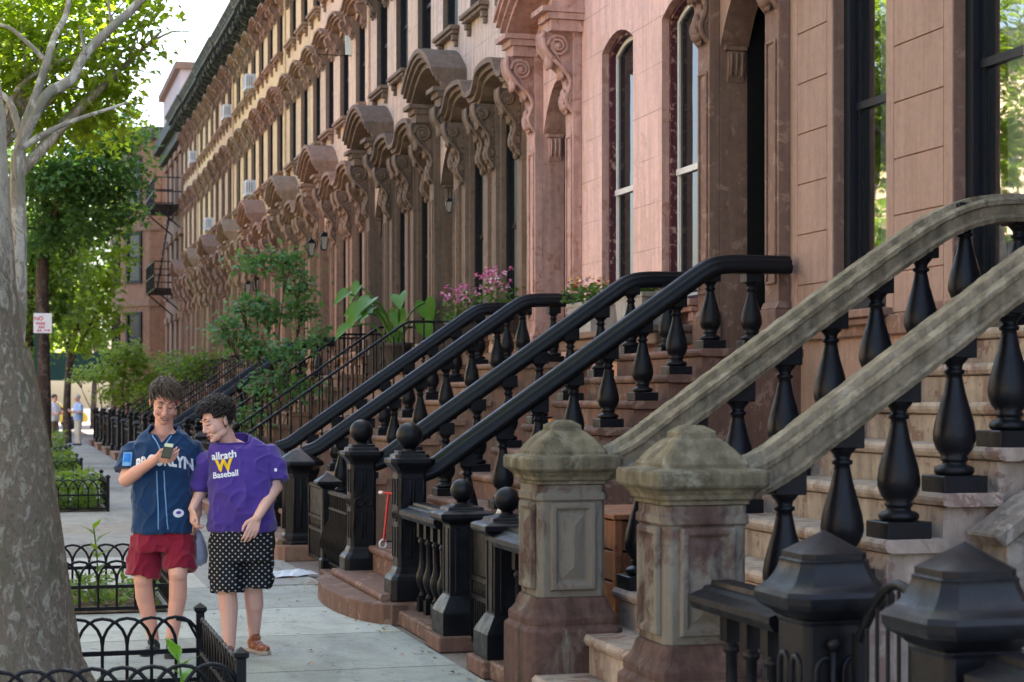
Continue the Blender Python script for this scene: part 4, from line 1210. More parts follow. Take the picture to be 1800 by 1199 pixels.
# lighter trees farther along
for i, (px, z, r0, lm, n, lab) in enumerate([(40, 50, .2, 1, 5200, 'mid green tree filling the gap right of the dark trunk'), (118, 66, .18, 0, 4600, 'sunlit yellow green tree far down the pavement'), (60, 84, .2, 0, 3600, 'farthest pale green tree closing the street on the left'), (165, 98, .2, 1, 3600, 'farthest tree standing above the green hoarding')]):
    q = W(px, 700, z); bs = (q.x, q.y, 0); s = z / 3200
    bb = [(W(px + dx, y, z), (a * s, a * s * 1.3, h * s)) for dx, y, a, h in ((20, 520, 70, 60), (60, 470, 55, 45), (-20, 430, 80, 60), (40, 370, 75, 55), (70, 560, 45, 35), (10, 600, 50, 35), (90, 420, 35, 30))]
    if i >= 2: bb = [(W(px + dx, y, z), (a * s, a * s * 1.3, h * s)) for dx, y, a, h in ((0, 560, 70, 50), (30, 500, 60, 45), (-40, 480, 60, 50), (20, 610, 55, 34), (-20, 420, 60, 45))]
    tree(lab, bs, [(.0, 0, 1.6), (.1, 0, 3.4)], r0, [(c - Vector(bs), r) for c, r in bb], n, .20 + .05 * i, LEAF[lm], 20 + i, bark_dark, 8, clump=.5)

# ------------------------------------------------------------------ tree pits and their guards
def guard(label, x0, x1, y0, y1, h=.40, pitch=.135, fine=True):
    t = thing('tree_guard', label, 'tree guard', ((x0 + x1) / 2, (y0 + y1) / 2, 0), 0, 'hooped iron tree guards'); w = (x1 - x0) / 2; d = (y1 - y0) / 2
    def side(a, c):
        a = Vector(a); c = Vector(c); L = (c - a).length; n = max(3, round(L / pitch)); b = MB(); u = (c - a) / n; r = .0095
        for i in range(n - 1 if True else n):
            p = a + u * i; q = a + u * (i + 2); wd = (q - p)
            P = [p + Vector((0, 0, .03)), p + Vector((0, 0, h * .62))]
            for k in range(1, 10):
                an = PI * k / 10; P.append(p + wd * (.5 - .5 * math.cos(an)) + Vector((0, 0, h * .62 + h * .38 * math.sin(an))))
            P += [q + Vector((0, 0, h * .62)), q + Vector((0, 0, .03))]
            b.tube(P, r, 6)
        for i in (0, n - 1):
            p = a + u * i; q = p + u
            b.tube([p + Vector((0, 0, h * (.62 if i == 0 else .97))), p + u * .5 + Vector((0, 0, h * .93)), q + Vector((0, 0, h * (.97 if i == 0 else .62)))], r, 6)
        for z in (h * .52, .045): b.obox(a + Vector((0, 0, z)), c + Vector((0, 0, z)), .009, .013)
        return b
    for nm, a, c in (('hoop_panel', (-w, -d, 0), (w, -d, 0)), ('hoop_panel', (w, -d, 0), (w, d, 0)), ('hoop_panel', (w, d, 0), (-w, d, 0)), ('hoop_panel', (-w, d, 0), (-w, -d, 0))):
        side(a, c).build(nm, iron, t)
    for sx in (-1, 1):
        for sy in (-1, 1):
            b = MB(); b.sq([(.022, 0), (.022, h + .02), (.034, h + .03), (.034, h + .05), (.0, h + .075)], (sx * w, sy * d, 0)); b.build('corner_post', iron, t)
    s = MB(); n = 14; rr = random.Random(int(y0 * 7))
    g = [[(-w + .03 + (2 * w - .06) * i / n, -d + .03 + (2 * d - .06) * j / n, .012 + (rr.random() * .05 if 0 < i < n and 0 < j < n else 0)) for j in range(n + 1)] for i in range(n + 1)]
    for i in range(n):
        for j in range(n): s.quad(g[i][j], g[i + 1][j], g[i + 1][j + 1], g[i][j + 1], smooth=True)
    struct(s.build('tree_pit_soil', soil, None, recalc=False, loc=((x0 + x1) / 2, (y0 + y1) / 2, 0)))
    return t
guard('black hooped tree guard in the foreground round the sycamore', -.72, 1.02, 8.42, 10.30)
guard('black hooped tree guard behind the boy in blue', -.6, 1.17, 13.95, 15.55, .40)
guard('black hooped tree guard nearest of the planted ones up the pavement', -.6, 1.33, 26.6, 28.6, .46)
guard('middle planted tree guard up the pavement', -.6, 1.22, 33.8, 36.2, .48)
guard('farthest planted tree guard by the dark trunk', -.6, 1.3, 43, 46, .5)
def cover(x0, x1, y0, y1, h, n, L, leaf, seed, label):
    rr = random.Random(seed); b = MB()
    for i in range(n):
        p = Vector((rr.uniform(x0, x1), rr.uniform(y0, y1), .02 + rr.random() ** 1.3 * h))
        d = Vector((rr.uniform(-1, 1), rr.uniform(-1, 1), rr.uniform(-.2, .9)))
        s = L * rr.uniform(.6, 1.3); b.leaf(p, d, Vector((rr.uniform(-.5, .5), rr.uniform(-.5, .5), 1)), s, s * .6, .2)
    stuff(b.build('ground_cover', leaf, None, recalc=False), label, 'ground cover')
cover(-.5, 1.1, 14.1, 15.45, .16, 700, .085, LEAF[1], 1, 'low weeds growing in the tree pit behind the boys')
cover(-.5, 1.25, 26.7, 28.5, .50, 1500, .13, LEAF[1], 2, 'leafy ivy filling the nearest planted tree guard')
cover(-.5, 1.12, 33.9, 36.1, .58, 1300, .15, LEAF[1], 3, 'leafy plants filling the middle tree guard')
cover(-.5, 1.2, 43, 46, .75, 1200, .17, LEAF[1], 4, 'leafy plants filling the farthest tree guard')
cover(-.6, .9, 8.6, 10.1, .05, 90, .06, LEAF[1], 5, 'sparse weeds and leaves on the soil round the sycamore')
bright = leafmat('weed_leaf', (.10, .26, .03), (.17, .36, .05), .3)
def weed(label, x, y, h, n, L, seed, leaf=bright):
    t = thing('weed_plant', label, 'plant', (x, y, .02)); rr = random.Random(seed); b = MB(); f = MB()
    P = [Vector((0, 0, 0)), Vector((.02, .0, h * .5)), Vector((-.01, .02, h))]; C = catmull(P, 6); b.tube(C, .006, 6); b.build('stem', leaf, t)
    for i in range(n):
        c = C[int((.25 + .75 * i / n) * (len(C) - 1))]; a = i * 2.4
        d = Vector((math.cos(a), math.sin(a), .55 + .4 * i / n)); f.leaf(c, d, Vector((-math.cos(a) * .5, -math.sin(a) * .5, 1)), L * rr.uniform(.7, 1.2), L * .42, .15)
    f.build('leaf_cluster', leaf, t, recalc=False)
weed('bright green weed with broad leaves in the foreground tree guard', .80, 9.2, .36, 8, .17, 4)
weed('tall weed with small green leaves in the tree pit left of the boys', .62, 14.4, .62, 11, .14, 5, LEAF[1])

# parking sign
q = W(63, 700, 33); t = thing('parking_sign', 'white parking sign with red lettering on a green pole', 'sign', (q.x, q.y, 0))
b = MB(); b.obox((0, 0, -.02), (0, 0, 3.2), .032, .022, (0, 1, 0)); b.build('pole', plain('pole_green', (.012, .05, .035), .5), t)
b = MB(); b.box(-.04, .28, -.032, -.026, 2.80, 3.16); b.build('sign_plate', plain('sign_white', (.78, .76, .76), .4), t, bevel=.002)
redp = plain('sign_red', (.6, .03, .05), .5)
for txt, x, z, s in (('NO', .05, 3.06, .10), ('PARK', .085, 2.97, .07), ('ING', .10, 2.905, .06), ('8-9', .06, 2.845, .055)):
    me = text_mesh(txt, s, .001, .002); me.materials.append(redp); o = link('lettering', me, t, (x, -.034, z)); o.rotation_euler = (R(90), 0, 0)
b = MB(); b.box(.15, .22, -.036, -.033, 2.845, 2.86); b.prism([(.22, 2.83), (.255, 2.852), (.22, 2.875)], 'y', -.036, -.033); b.build('arrow', redp, t)

# ------------------------------------------------------------------ planting by the stoops
def shrub(name, label, base, stems, blobs, n, L, leaf, seed, r=.03, clump=.2, per=9, hollow=.2, cat='shrub'):
    t = thing(name, label, cat, base); b = MB(); rr = random.Random(seed); bs = Vector(base)
    for i, (c, s) in enumerate(blobs):
        c = Vector(c) - bs; st = Vector((rr.uniform(-.12, .12), rr.uniform(-.12, .12), 0)); md = st.lerp(c, .5) + Vector((rr.uniform(-.15, .15), rr.uniform(-.15, .15), .1))
        limb(b, [st, md, c], r * rr.uniform(.5, 1), .006, 6, 7)
        for k in range(stems):
            e = c + Vector((rr.uniform(-1, 1) * s[0], rr.uniform(-1, 1) * s[1], rr.uniform(-.6, 1) * s[2])); limb(b, [md.lerp(c, .7), c.lerp(e, .5) + Vector((0, 0, .03)), e], r * .3, .004, 4, 5)
    b.build('stem', bark_dark, t)
    link('foliage', crown_mesh('foliage_%d' % seed, [(tuple(Vector(c) - bs), s) for c, s in blobs], n, L, leaf, seed, clump, per, hollow), t)
    return t
q = W(480, 700, 29.5)
shrub('leafy_shrub', 'tangled tall shrub with blue green leaves over the thin iron stoop railings', (q.x, q.y, 0), 4,
      [(W(450, 460, 29.5), (.30, .3, 0.17)), (W(505, 455, 29.5), (.26, .3, 0.20)), (W(425, 545, 29.5), (.25, .3, 0.17)), (W(525, 500, 29.5), (.25, .3, 0.20)), (W(470, 545, 29.5), (.36, .3, 0.20)), (W(530, 545, 29.5), (.3, .3, 0.17)), (W(410, 600, 29), (.26, .3, 0.15)), (W(450, 610, 29), (.28, .3, 0.17)), (W(510, 620, 28.5), (.30, .3, 0.17)), (W(470, 680, 28.5), (.26, .3, 0.20)), (W(525, 680, 28.5), (.24, .3, 0.17)), (W(440, 740, 28.5), (.22, .3, 0.20)), (W(400, 575, 29), (.3, .3, 0.12)), (W(560, 590, 29), (.2, .3, 0.14))],
      2700, .115, LEAF[3], 31, .03, .24, 5, .0)
q = W(185, 700, 55)
shrub('feathery_bush', 'feathery yellow green small tree leaning over the far pavement', (q.x + .3, q.y, 0), 4,
      [(W(170, 655, 54), (.75, .9, .25)), (W(215, 635, 55), (.75, .9, .45)), (W(245, 655, 55), (.55, .9, .6)), (W(135, 665, 54), (.4, .6, .12)), (W(205, 690, 55), (.6, .8, .35)), (W(225, 610, 55), (.4, .7, .2)), (W(255, 700, 54), (.35, .7, .5))],
      3600, .13, leafmat('feather_leaf', (.15, .24, .035), (.26, .34, .055), .45), 32, .05, .26, 12, .1, cat='bush')
q = W(345, 640, 44)
shrub('ivy_bush', 'small green bush in front of the ochre house', (q.x, q.y, 0), 3, [(W(330, 650, 44), (.5, .6, .25)), (W(360, 625, 44), (.4, .5, .2)), (W(300, 640, 46), (.4, .6, .25))], 900, .12, LEAF[1], 33, .03, .22, 9, .1)
# elephant ear plant
t = thing('elephant_ear_plant', 'potted plant with huge heart shaped leaves on a stoop landing', 'potted plant', (5.25, 25.15, 2.0))
b = MB(); b.lathe([(.16, 0), (.2, .34), (.23, .35), (.23, .40), (.18, .40)], seg=16); b.build('pot', darkp, t)
ear = leafmat('ear_leaf', (.06, .17, .022), (.12, .26, .03), .3, .35); st = MB(); lf = []
rr = random.Random(12)
def heart(b, p, d, n, L):
    d = d.normalized(); sd = d.cross(n).normalized(); n = sd.cross(d)
    out = [(0, 0), (-.16, .16), (-.16, .32), (.02, .42), (.3, .40), (.62, .24), (1, 0), (.62, -.24), (.3, -.40), (.02, -.42), (-.16, -.32), (-.16, -.16)]
    vs = [p + d * (.2 * L)] + [p + d * x * L + sd * y * L + n * (abs(y) * .35 - x * x * .22) * L for x, y in out]
    b.add(vs, [(0, i + 1, (i + 1) % len(out) + 1) for i in range(len(out))], True)
for i in range(17):
    a = rr.uniform(0, 2 * PI); ra = rr.uniform(.2, .62); top = Vector((ra * math.cos(a) - .22, ra * math.sin(a) * .8 + .08, rr.uniform(.60, 1.35)))
    st.tube(catmull([Vector((rr.uniform(-.08, .08), rr.uniform(-.08, .08), .35)), top * .5 + Vector((0, 0, .35)), top], 5), .014, 6)
    b = MB(); d = Vector((math.cos(a) * .6 - .35, math.sin(a) * .5 - .1, -rr.uniform(.3, 1.1))); heart(b, top, d, Vector((-.45, -.5, .75)), rr.uniform(.24, .36)); b.build('leaf', ear, t, recalc=False)
st.build('stem', ear, t)

# fallen leaves and litter along the stoops
rr = random.Random(77); b = MB()
for i in range(620):
    y = rr.uniform(5, 40); x = 2.56 - abs(rr.gauss(0, .10)) if rr.random() < .72 else rr.uniform(1.0, 2.5)
    d = Vector((rr.uniform(-1, 1), rr.uniform(-1, 1), rr.uniform(-.05, .25))); s = rr.uniform(.02, .055)
    b.leaf(Vector((x, y, .006)), d, Vector((rr.uniform(-.3, .3), rr.uniform(-.3, .3), 1)), s, s * .7, .2)
stuff(b.build('fallen_leaves', petals('dry_leaf', [(.28, .20, .10), (.20, .11, .05), (.36, .29, .15), (.12, .15, .04), (.32, .13, .06)], 1), None, recalc=False), 'dry leaves and litter scattered along the pavement edge', 'leaf litter')

# ------------------------------------------------------------------ end of the street
brick = stone('far_brick', (.27, .15, .095), .14, (.20, .11, .075), .3, 1.2, .15, .3)
brick2 = stone('far_brownstone', (.25, .15, .105), .14, None, 0, 1, .15, .3)
def simple_house(label, x, y0, Wd, Hh, cols, floors, wall, trim, face=1, group=None, name='row_house', corn=True):
    # face = 1: front looks to -x; -1: front looks to +x
    t = thing(name, label, 'house', (x, y0, 0), 0, group); ops = []
    for zf in floors:
        for c in cols: ops.append((c - .5, c + .5, zf, zf + 1.9, .0, .18))
    w = MB(); facade(w, Wd, Hh, ops)
    w.box(.3, 9, .01, Wd - .01, -.01, Hh); w.quad((0, 0, 0), (0.3, 0, 0), (.3, 0, Hh), (0, 0, Hh)); w.quad((0, Wd, 0), (.3, Wd, 0), (.3, Wd, Hh), (0, Wd, Hh)); w.quad((0, 0, Hh), (.3, 0, Hh), (.3, Wd, Hh), (0, Wd, Hh))
    def fl(m):
        if face < 0: m.v = [(-p[0], p[1], p[2]) for p in m.v]
        return m
    fl(w).build('wall', wall, t, recalc=False)
    for o in ops:
        f = MB(); f.ring(apath(*o[:4], 0), .07, .10, .17); f.box(.09, .15, o[0] + .07, o[1] - .07, o[2] + .92, o[2] + .98); q = fl(f).build('window', blackpaint, t)
        g = MB(); g.quad((.15, o[0] + .06, o[2] + .06), (.15, o[1] - .06, o[2] + .06), (.15, o[1] - .06, o[3] - .06), (.15, o[0] + .06, o[3] - .06)); fl(g).build('pane', glass, q, recalc=False)
        s = MB(); s.box(-.12, 0, o[0] - .1, o[1] + .1, o[2] - .16, o[2] - .01); fl(s).build('window_sill', trim, t); s = MB(); s.box(-.12, 0, o[0] - .1, o[1] + .1, o[3] + .02, o[3] + .25); fl(s).build('lintel', trim, t)
    if corn:
        c = MB(); c.box(-.5, .0, 0.01, Wd - .01, Hh - .35, Hh + .1); c.box(-.25, 0, .01, Wd - .01, Hh - .75, Hh - .353); fl(c).build('cornice', woodcornice, t)
    return t
simple_house('rust coloured house with fire escapes just past the long cornice line', XW + .05, YE + .02, 8.6, 11.6, [1.2, 3.2, 5.3, 7.4], [2.6, 5.6, 8.6], brick2, brick2)
def fire_escape():
    t = thing('fire_escape', 'black iron fire escape on the front of the rust coloured house', 'fire escape', (XW, YE + 2.5, 0))
    for z in (5.5, 8.5):
        b = MB()
        for i in range(12): b.box(-1.0, -.02, -1.9 + i * .33, -1.9 + i * .33 + .2, z, z + .05)
        b.build('platform', iron, t)
        r = MB()
        for zz in (z + .5, z + 1.0): r.box(-1.02, -.98, -1.95, 2.05, zz - .02, zz + .02); r.box(-1.0, 0, -1.95, -1.91, zz - .02, zz + .02); r.box(-1.0, 0, 2.01, 2.05, zz - .02, zz + .02)
        for i in range(17): r.box(-1.01, -.99, -1.95 + i * .25 - .01, -1.95 + i * .25 + .01, z + .05, z + 1.0)
        for i in range(4): r.box(-1.01 + i * .25, -.99 + i * .25, -1.95, -1.93, z + .05, z + 1.0)
        r.build('railing', iron, t)
        for y in (-1.6, 1.7):
            q = MB(); q.obox((-.95, y, z), (0, y, z - .8), .025, .025); q.build('bracket', iron, t)
    l = MB()
    for s in (-.22, .22): l.obox((-.85, -1.2 + s, 5.5), (-.35, -1.2 + s, 8.6), .02, .02)
    for i in range(11): l.box(-.86 + .5 * i / 11, -.82 + .5 * i / 11, -1.42, -.98, 5.6 + i * .28, 5.63 + i * .28)
    l.build('ladder', iron, t)
fire_escape()
# bay fronted building standing forward
t = thing('bay_fronted_house', 'orange brown bay fronted building standing forward at the end of the row', 'house', (XW, 76, 0))
P = [(0, 0), (0, -.01), (-.25, 0), (-1.35, .95), (-1.35, 8.5), (0, 9.5), (6, 9.5), (6, 0)]
b = MB(); b.prism([(0, -.2), (-.45, -.2), (-1.5, 1.0), (-1.5, 9), (0, 10), (8, 10), (8, -.2)], 'z', -.01, 12.2); b.build('wall', brick, t)
for z in (3.1, 6.4, 9.5):
    c = MB(); c.prism([(0, -.28), (-.49, -.28), (-1.58, .97), (-1.58, 9.03), (-1.5, 9.0), (-1.5, 1.0), (-.45, -.2), (0, -.2)], 'z', z - 1.0, z - .72); c.build('belt_course', brick2, t)
    def wn(a, d, z):
        a = Vector(a); d = Vector(d); u = (d - a).normalized(); n = Vector((u.y, -u.x)) ; n = -n if n.y > 0 and abs(n.y) > abs(n.x) else n
        if n.x > 0: n = -n
        f = MB(); p = a + n * .03; q = d + n * .03
        f.obox((p.x, p.y, z), (q.x, q.y, z), .05, .06); f.obox((p.x, p.y, z + 2.0), (q.x, q.y, z + 2.0), .05, .06); f.obox((p.x, p.y, z + 1.0), (q.x, q.y, z + 1.0), .04, .04)
        f.obox((p.x, p.y, z - .06), (p.x, p.y, z + 2.06), .05, .06, (n.x, n.y, 0)); f.obox((q.x, q.y, z - .06), (q.x, q.y, z + 2.06), .05, .06, (n.x, n.y, 0))
        o = f.build('window', blackpaint, t); g = MB(); p = a + n * .012; q = d + n * .012
        g.quad((p.x, p.y, z), (q.x, q.y, z), (q.x, q.y, z + 2), (p.x, p.y, z + 2)); g.build('pane', glass, o, recalc=False)
    wn((-.75, .143), (-1.25, .714), z); wn((-1.5, 1.8), (-1.5, 2.9), z); wn((-1.5, 4), (-1.5, 5.1), z); wn((-1.5, 6.2), (-1.5, 7.3), z)
c = MB(); c.prism([(0, -.6), (-.6, -.6), (-2.0, .9), (-2.0, 9.2), (0, 10.4), (8, 10.4), (8, -.6)], 'z', 12.2, 12.7); c.build('cornice', woodcornice, t)
# taller block behind the roofline
t = thing('apartment_block', 'pale tall apartment block rising behind the end of the cornice', 'building', (10.4, 104, 0))
b = MB(); b.box(-1.2, 8, 0, 12, 0, 20.2); b.build('wall', stone('pale_block', (.52, .40, .37), .06, None, 0, 1, .05, .1), t)
b = MB(); b.box(-1.5, 8.2, -.2, 12.2, 20.2, 20.6); b.build('roof_parapet', brick2, t)
for i in range(5):
    for j in range(3):
        b = MB(); b.box(-1.24, -1.2, 1.2 + j * 3.6, 2.6 + j * 3.6, 3 + i * 3.3, 4.8 + i * 3.3); b.build('window', blackpaint, t)
# green site hoarding over the far pavement
t = thing('pavement_shed', 'dark green timber shed roof over the far pavement', 'site shed', (3.6, 88, 0)); gp = plain('hoarding_green', (.012, .055, .042), .6)
b = MB(); b.box(-2.2, 1.6, -6, 6, 2.5, 2.62); b.build('deck', gp, t)
b = MB(); b.box(-2.25, 1.65, -6.06, -6.0, 2.4, 3.6); b.box(-2.25, -2.2, -5.99, 6, 2.4, 3.6); b.build('parapet', gp, t)
for x in (-2.1, 1.5):
    for y in (-5.8, 0, 5.8):
        b = MB(); b.box(x - .05, x + .05, y - .05, y + .05, -.01, 2.5); b.build('post', gp, t)
# parked car glimpsed at the street end
t = thing('parked_car', 'yellow car glimpsed under the far trees beside the two men', 'car', (1.6, 100, -.0), R(8))
yel = plain('car_yellow', (.75, .50, .06), .3, .5)
b = MB(); S = [(-2.2, .35), (-2.25, .7), (-2.1, .85), (-1.3, .92), (-.7, 1.38), (.7, 1.42), (1.35, .95), (2.1, .85), (2.25, .6), (2.2, .35)]; b.prism(S, 'y', -.85, .85); b.build('body', yel, t, bevel=.05, bseg=2)
for s in (-1, 1):
    b = MB(); b.prism([(-1.1, .94), (-.62, 1.30), (.6, 1.33), (1.1, .96)], 'y', s * .852 - .004, s * .852 + .004); b.build('side_window', glass, t)
    for x in (-1.4, 1.4):
        b = MB(); b.lathe([(.0, -.1), (.32, -.1), (.33, 0), (.32, .1), (0, .1)], seg=18); o = b.build('wheel', blackpaint, t); o.location = (x, s * .78, .33); o.rotation_euler = (R(90), 0, 0)
# the sunlit row on the other side of the street
OP = [('sunlit brick house across the street, nearest the camera', -26), ('sunlit house across the street opposite the pale stone stoop', 0), ('sunlit house across the street opposite the pink house', 13), ('sunlit house across the street opposite the salmon house', 26), ('sunlit house across the street opposite the ochre house', 39), ('sunlit house across the street opposite the last row house', 52)]
opm = [stone('opp_wall_%d' % i, c, .1, None, 0, 1, .1, .2) for i, c in enumerate([(.50, .36, .24), (.60, .49, .34), (.55, .42, .28)])]
simple0 = None
for i, (lab, y) in enumerate(OP):
    if simple0 is None: 
        simple0 = simple_house(lab, -15.5, y, 12.9, 12, [1.4, 3.3, 5.2, 7.7, 9.6, 11.5], [1.0, 4.4, 7.7], opm[0], opm[1], -1, 'sunlit houses across the street'); 
        cmap = {}
        for c_ in bpy.data.objects:
            if c_.parent: cmap.setdefault(c_.parent.name, []).append(c_)
        simple0.location.y = -13
    else:
        h = copy_tree(simple0, None, {opm[0].name: opm[i % 3]}, cmap); h.location = (-15.5, y, 0); h['label'] = lab
for i, (x, y, lab) in enumerate([(-8.2, 3, 'street tree across the road, seen in the near window panes'), (-8.2, 13, 'street tree across the road, opposite the pink house'), (-8.2, 24, 'street tree across the road, opposite the tan houses'), (-8.2, 37, 'street tree far along the other kerb')]):
    tree(lab, (x, y, -.12), [(.0, 0, 2.2), (.1, 0, 4.0)], .2, [((0, 0, 6.2), (2.3, 2.5, 1.6)), ((.8, .6, 7.6), (2, 2, 1.4)), ((-.6, -.6, 7.4), (2, 2.2, 1.5))], 1100, .30, LEAF[1], 50 + i, bark_dark, 7, clump=.6, group='trees across the road')
# ------------------------------------------------------------------ people
from mathutils import noise as mnoise
def skinmat(name, c):
    t = NT(name); p = t.pos(); n = t.noise(p, 16, 4, .6); n2 = t.noise(p, 60, 3, .6)
    col = t.mix(n, mul(c, .88), (min(1, c[0] * 1.10), c[1] * 1.0, c[2] * .98)); nb = t.bump(n2, .12, .002)
    s = t.pbsdf(col, .48, 0, .35, nb); s.inputs['Subsurface Weight'].default_value = .12; s.inputs['Subsurface Radius'].default_value = (.012, .005, .003)
    MATS[name] = t.m; return t.m
def clothmat(name, c, var=.15, sheen=.2, rough=.85):
    t = NT(name); p = t.pos(); n = t.noise(p, 5, 4, .6); f = t.noise(p, 220, 2, .6)
    col = t.mix(n, mul(c, 1 - var), mul(c, 1 + var)); nb = t.bump(f, .15, .002)
    s = t.pbsdf(col, rough, 0, .2, nb); s.inputs['Sheen Weight'].default_value = sheen
    MATS[name] = t.m; return t.m
def dotmat(name):
    t = NT(name); tc = t.n('ShaderNodeTexCoord').outputs['Object']
    mp = t.n('ShaderNodeMapping', i_Vector=tc, i_Scale=(26, 0, 26), i_Rotation=(0, 0, 0)).outputs[0]
    sx = t.n('ShaderNodeSeparateXYZ'); t.l(mp, sx.inputs[0])
    a = t.math('ADD', sx.outputs[0], sx.outputs[2]); b = t.math('SUBTRACT', sx.outputs[0], sx.outputs[2])
    fa = t.math('SUBTRACT', t.math('FRACT', a), .5); fb = t.math('SUBTRACT', t.math('FRACT', b), .5)
    d = t.math('ADD', t.math('MULTIPLY', fa, fa), t.math('MULTIPLY', fb, fb))
    col = t.ramp(d, [(.028, (.42, .42, .42)), (.045, (.012, .012, .014))])
    t.pbsdf(col, .85, 0, .2); MATS[name] = t.m; return t.m
def remesh(mb, name, mat, parent, voxel=.006, it=4, fold=None, loc=None):
    me = mb.mesh('tmp', mat); o = bpy.data.objects.new('tmp', me); COL.objects.link(o)
    m = o.modifiers.new('r', 'REMESH'); m.mode = 'VOXEL'; m.voxel_size = voxel
    if it: s = o.modifiers.new('s', 'SMOOTH'); s.factor = .5; s.iterations = it
    dg = bpy.context.evaluated_depsgraph_get(); dg.update()
    out = bpy.data.meshes.new_from_object(o.evaluated_get(dg)); out.name = name
    bpy.data.objects.remove(o)
    out.materials.clear(); out.materials.append(mat)
    if fold:
        out.calc_loop_triangles()
        ns = [v.normal.copy() for v in out.vertices]
        for v, n in zip(out.vertices, ns): v.co += n * fold(v.co)
    out.polygons.foreach_set('use_smooth', [True] * len(out.polygons)); out.update()
    return link(name, out, parent, loc)
def cap(mb, a, b, ra, rb, seg=14):
    a = Vector(a); b = Vector(b); d = (b - a); n = d.normalized(); P = []; rr = []
    for k in range(5):
        th = PI / 2 * (1 - k / 4); P.append(a - n * ra * math.sin(th)); rr.append(max(.0004, ra * math.cos(th)))
    for k in range(1, 6):
        P.append(a.lerp(b, k / 6)); rr.append(ra + (rb - ra) * k / 6)
    for k in range(5):
        th = PI / 2 * k / 4; P.append(b + n * rb * math.sin(th)); rr.append(max(.0004, rb * math.cos(th)))
    mb.tube(P, rr, seg)
def cone(mb, pts, rad, seg=22):
    # straight-ended tube (a sleeve or trouser leg)
    mb.tube(pts, rad, seg)
def hand(mb, wrist, d, n, side, curl=(.5, .6, .7, .8), thumb=.4, S=1.0, spread=.10):
    # d: towards the fingers, n: out of the back of the hand, side: direction of the thumb
    w = Vector(wrist); d = Vector(d).normalized(); n = Vector(n); n = (n - d * n.dot(d)).normalized(); s = d.cross(n)
    if s.dot(Vector(side)) < 0: s = -s
    L = [.088, .092, .086, .075]; F = [(.040, .024, .019), (.044, .027, .020), (.040, .025, .019), (.031, .019, .017)]; off = [.030, .0095, -.0115, -.031]
    for i in range(4):
        k = w + (d * L[i] + s * off[i]) * S
        cap(mb, w + s * off[i] * .55 * S + d * .012, k, .0135 * S, .0105 * S, 10)
        p = k; ang = 0
        for j, l in enumerate(F[i]):
            ang += curl[i] * (1.0 if j else .85)
            q = p + (d * math.cos(ang) - n * math.sin(ang) + s * spread * (1.5 - i) * .25) * l * S
            cap(mb, p, q, (.0092 - .0009 * j) * S, (.0086 - .0012 * j) * S, 8); p = q
    b0 = w + (d * .022 + s * .022) * S; b1 = b0 + (d * .030 + s * .028 - n * .012 * thumb) * S; b2 = b1 + (d * .032 + s * .010 * (1 - thumb) - n * .020 * thumb) * S; b3 = b2 + (d * .026 - s * .012 * thumb - n * .012 * thumb) * S
    cap(mb, b0, b1, .015 * S, .0115 * S, 8); cap(mb, b1, b2, .0108 * S, .0095 * S, 8); cap(mb, b2, b3, .0092 * S, .0072 * S, 8)
def head_shapes(mb, M, S=1.0, chin=1.0):
    def e(c, r, rot=None):
        o = len(mb.v); mb.ball((0, 0, 0), 1, 18, 12, r)
        for i in range(o, len(mb.v)):
            v = Vector(mb.v[i])
            if rot: v = Matrix.Rotation(rot[0], 3, rot[1]) @ v
            mb.v[i] = tuple(M @ ((v + Vector(c)) * S))
    def c(a, b, ra, rb): cap(mb, M @ (Vector(a) * S), M @ (Vector(b) * S), ra * S, rb * S, 10)
    e((0, .018, .035), (.074, .092, .080)); e((0, -.024, -.026), (.062, .064, .082)); e((0, -.045, -.085), (.044, .040, .034)); e((0, -.068, -.102), (.024 * chin, .022, .018))
    for x in (-1, 1):
        e((x * .034, -.062, -.036), (.024, .024, .030)); e((x * .040, -.018, -.078), (.019, .036, .024)); e((x * .030, -.0735, .0), (.0155, .0115, .011))
        e((x * .0775, .012, -.012), (.0075, .019, .031), (x * .35, 'Z')); e((x * .079, .006, -.032), (.0065, .012, .013))
        e((x * .0115, -.093, -.043), (.0095, .011, .0075)); e((x * .028, -.079, .024), (.028, .011, .010))
    c((0, -.080, .018), (0, -.104, -.034), .0085, .0125); e((0, -.105, -.038), (.0115, .0105, .0095))
    e((0, -.083, -.068), (.026, .013, .008)); e((0, -.080, -.081), (.022, .012, .0075))
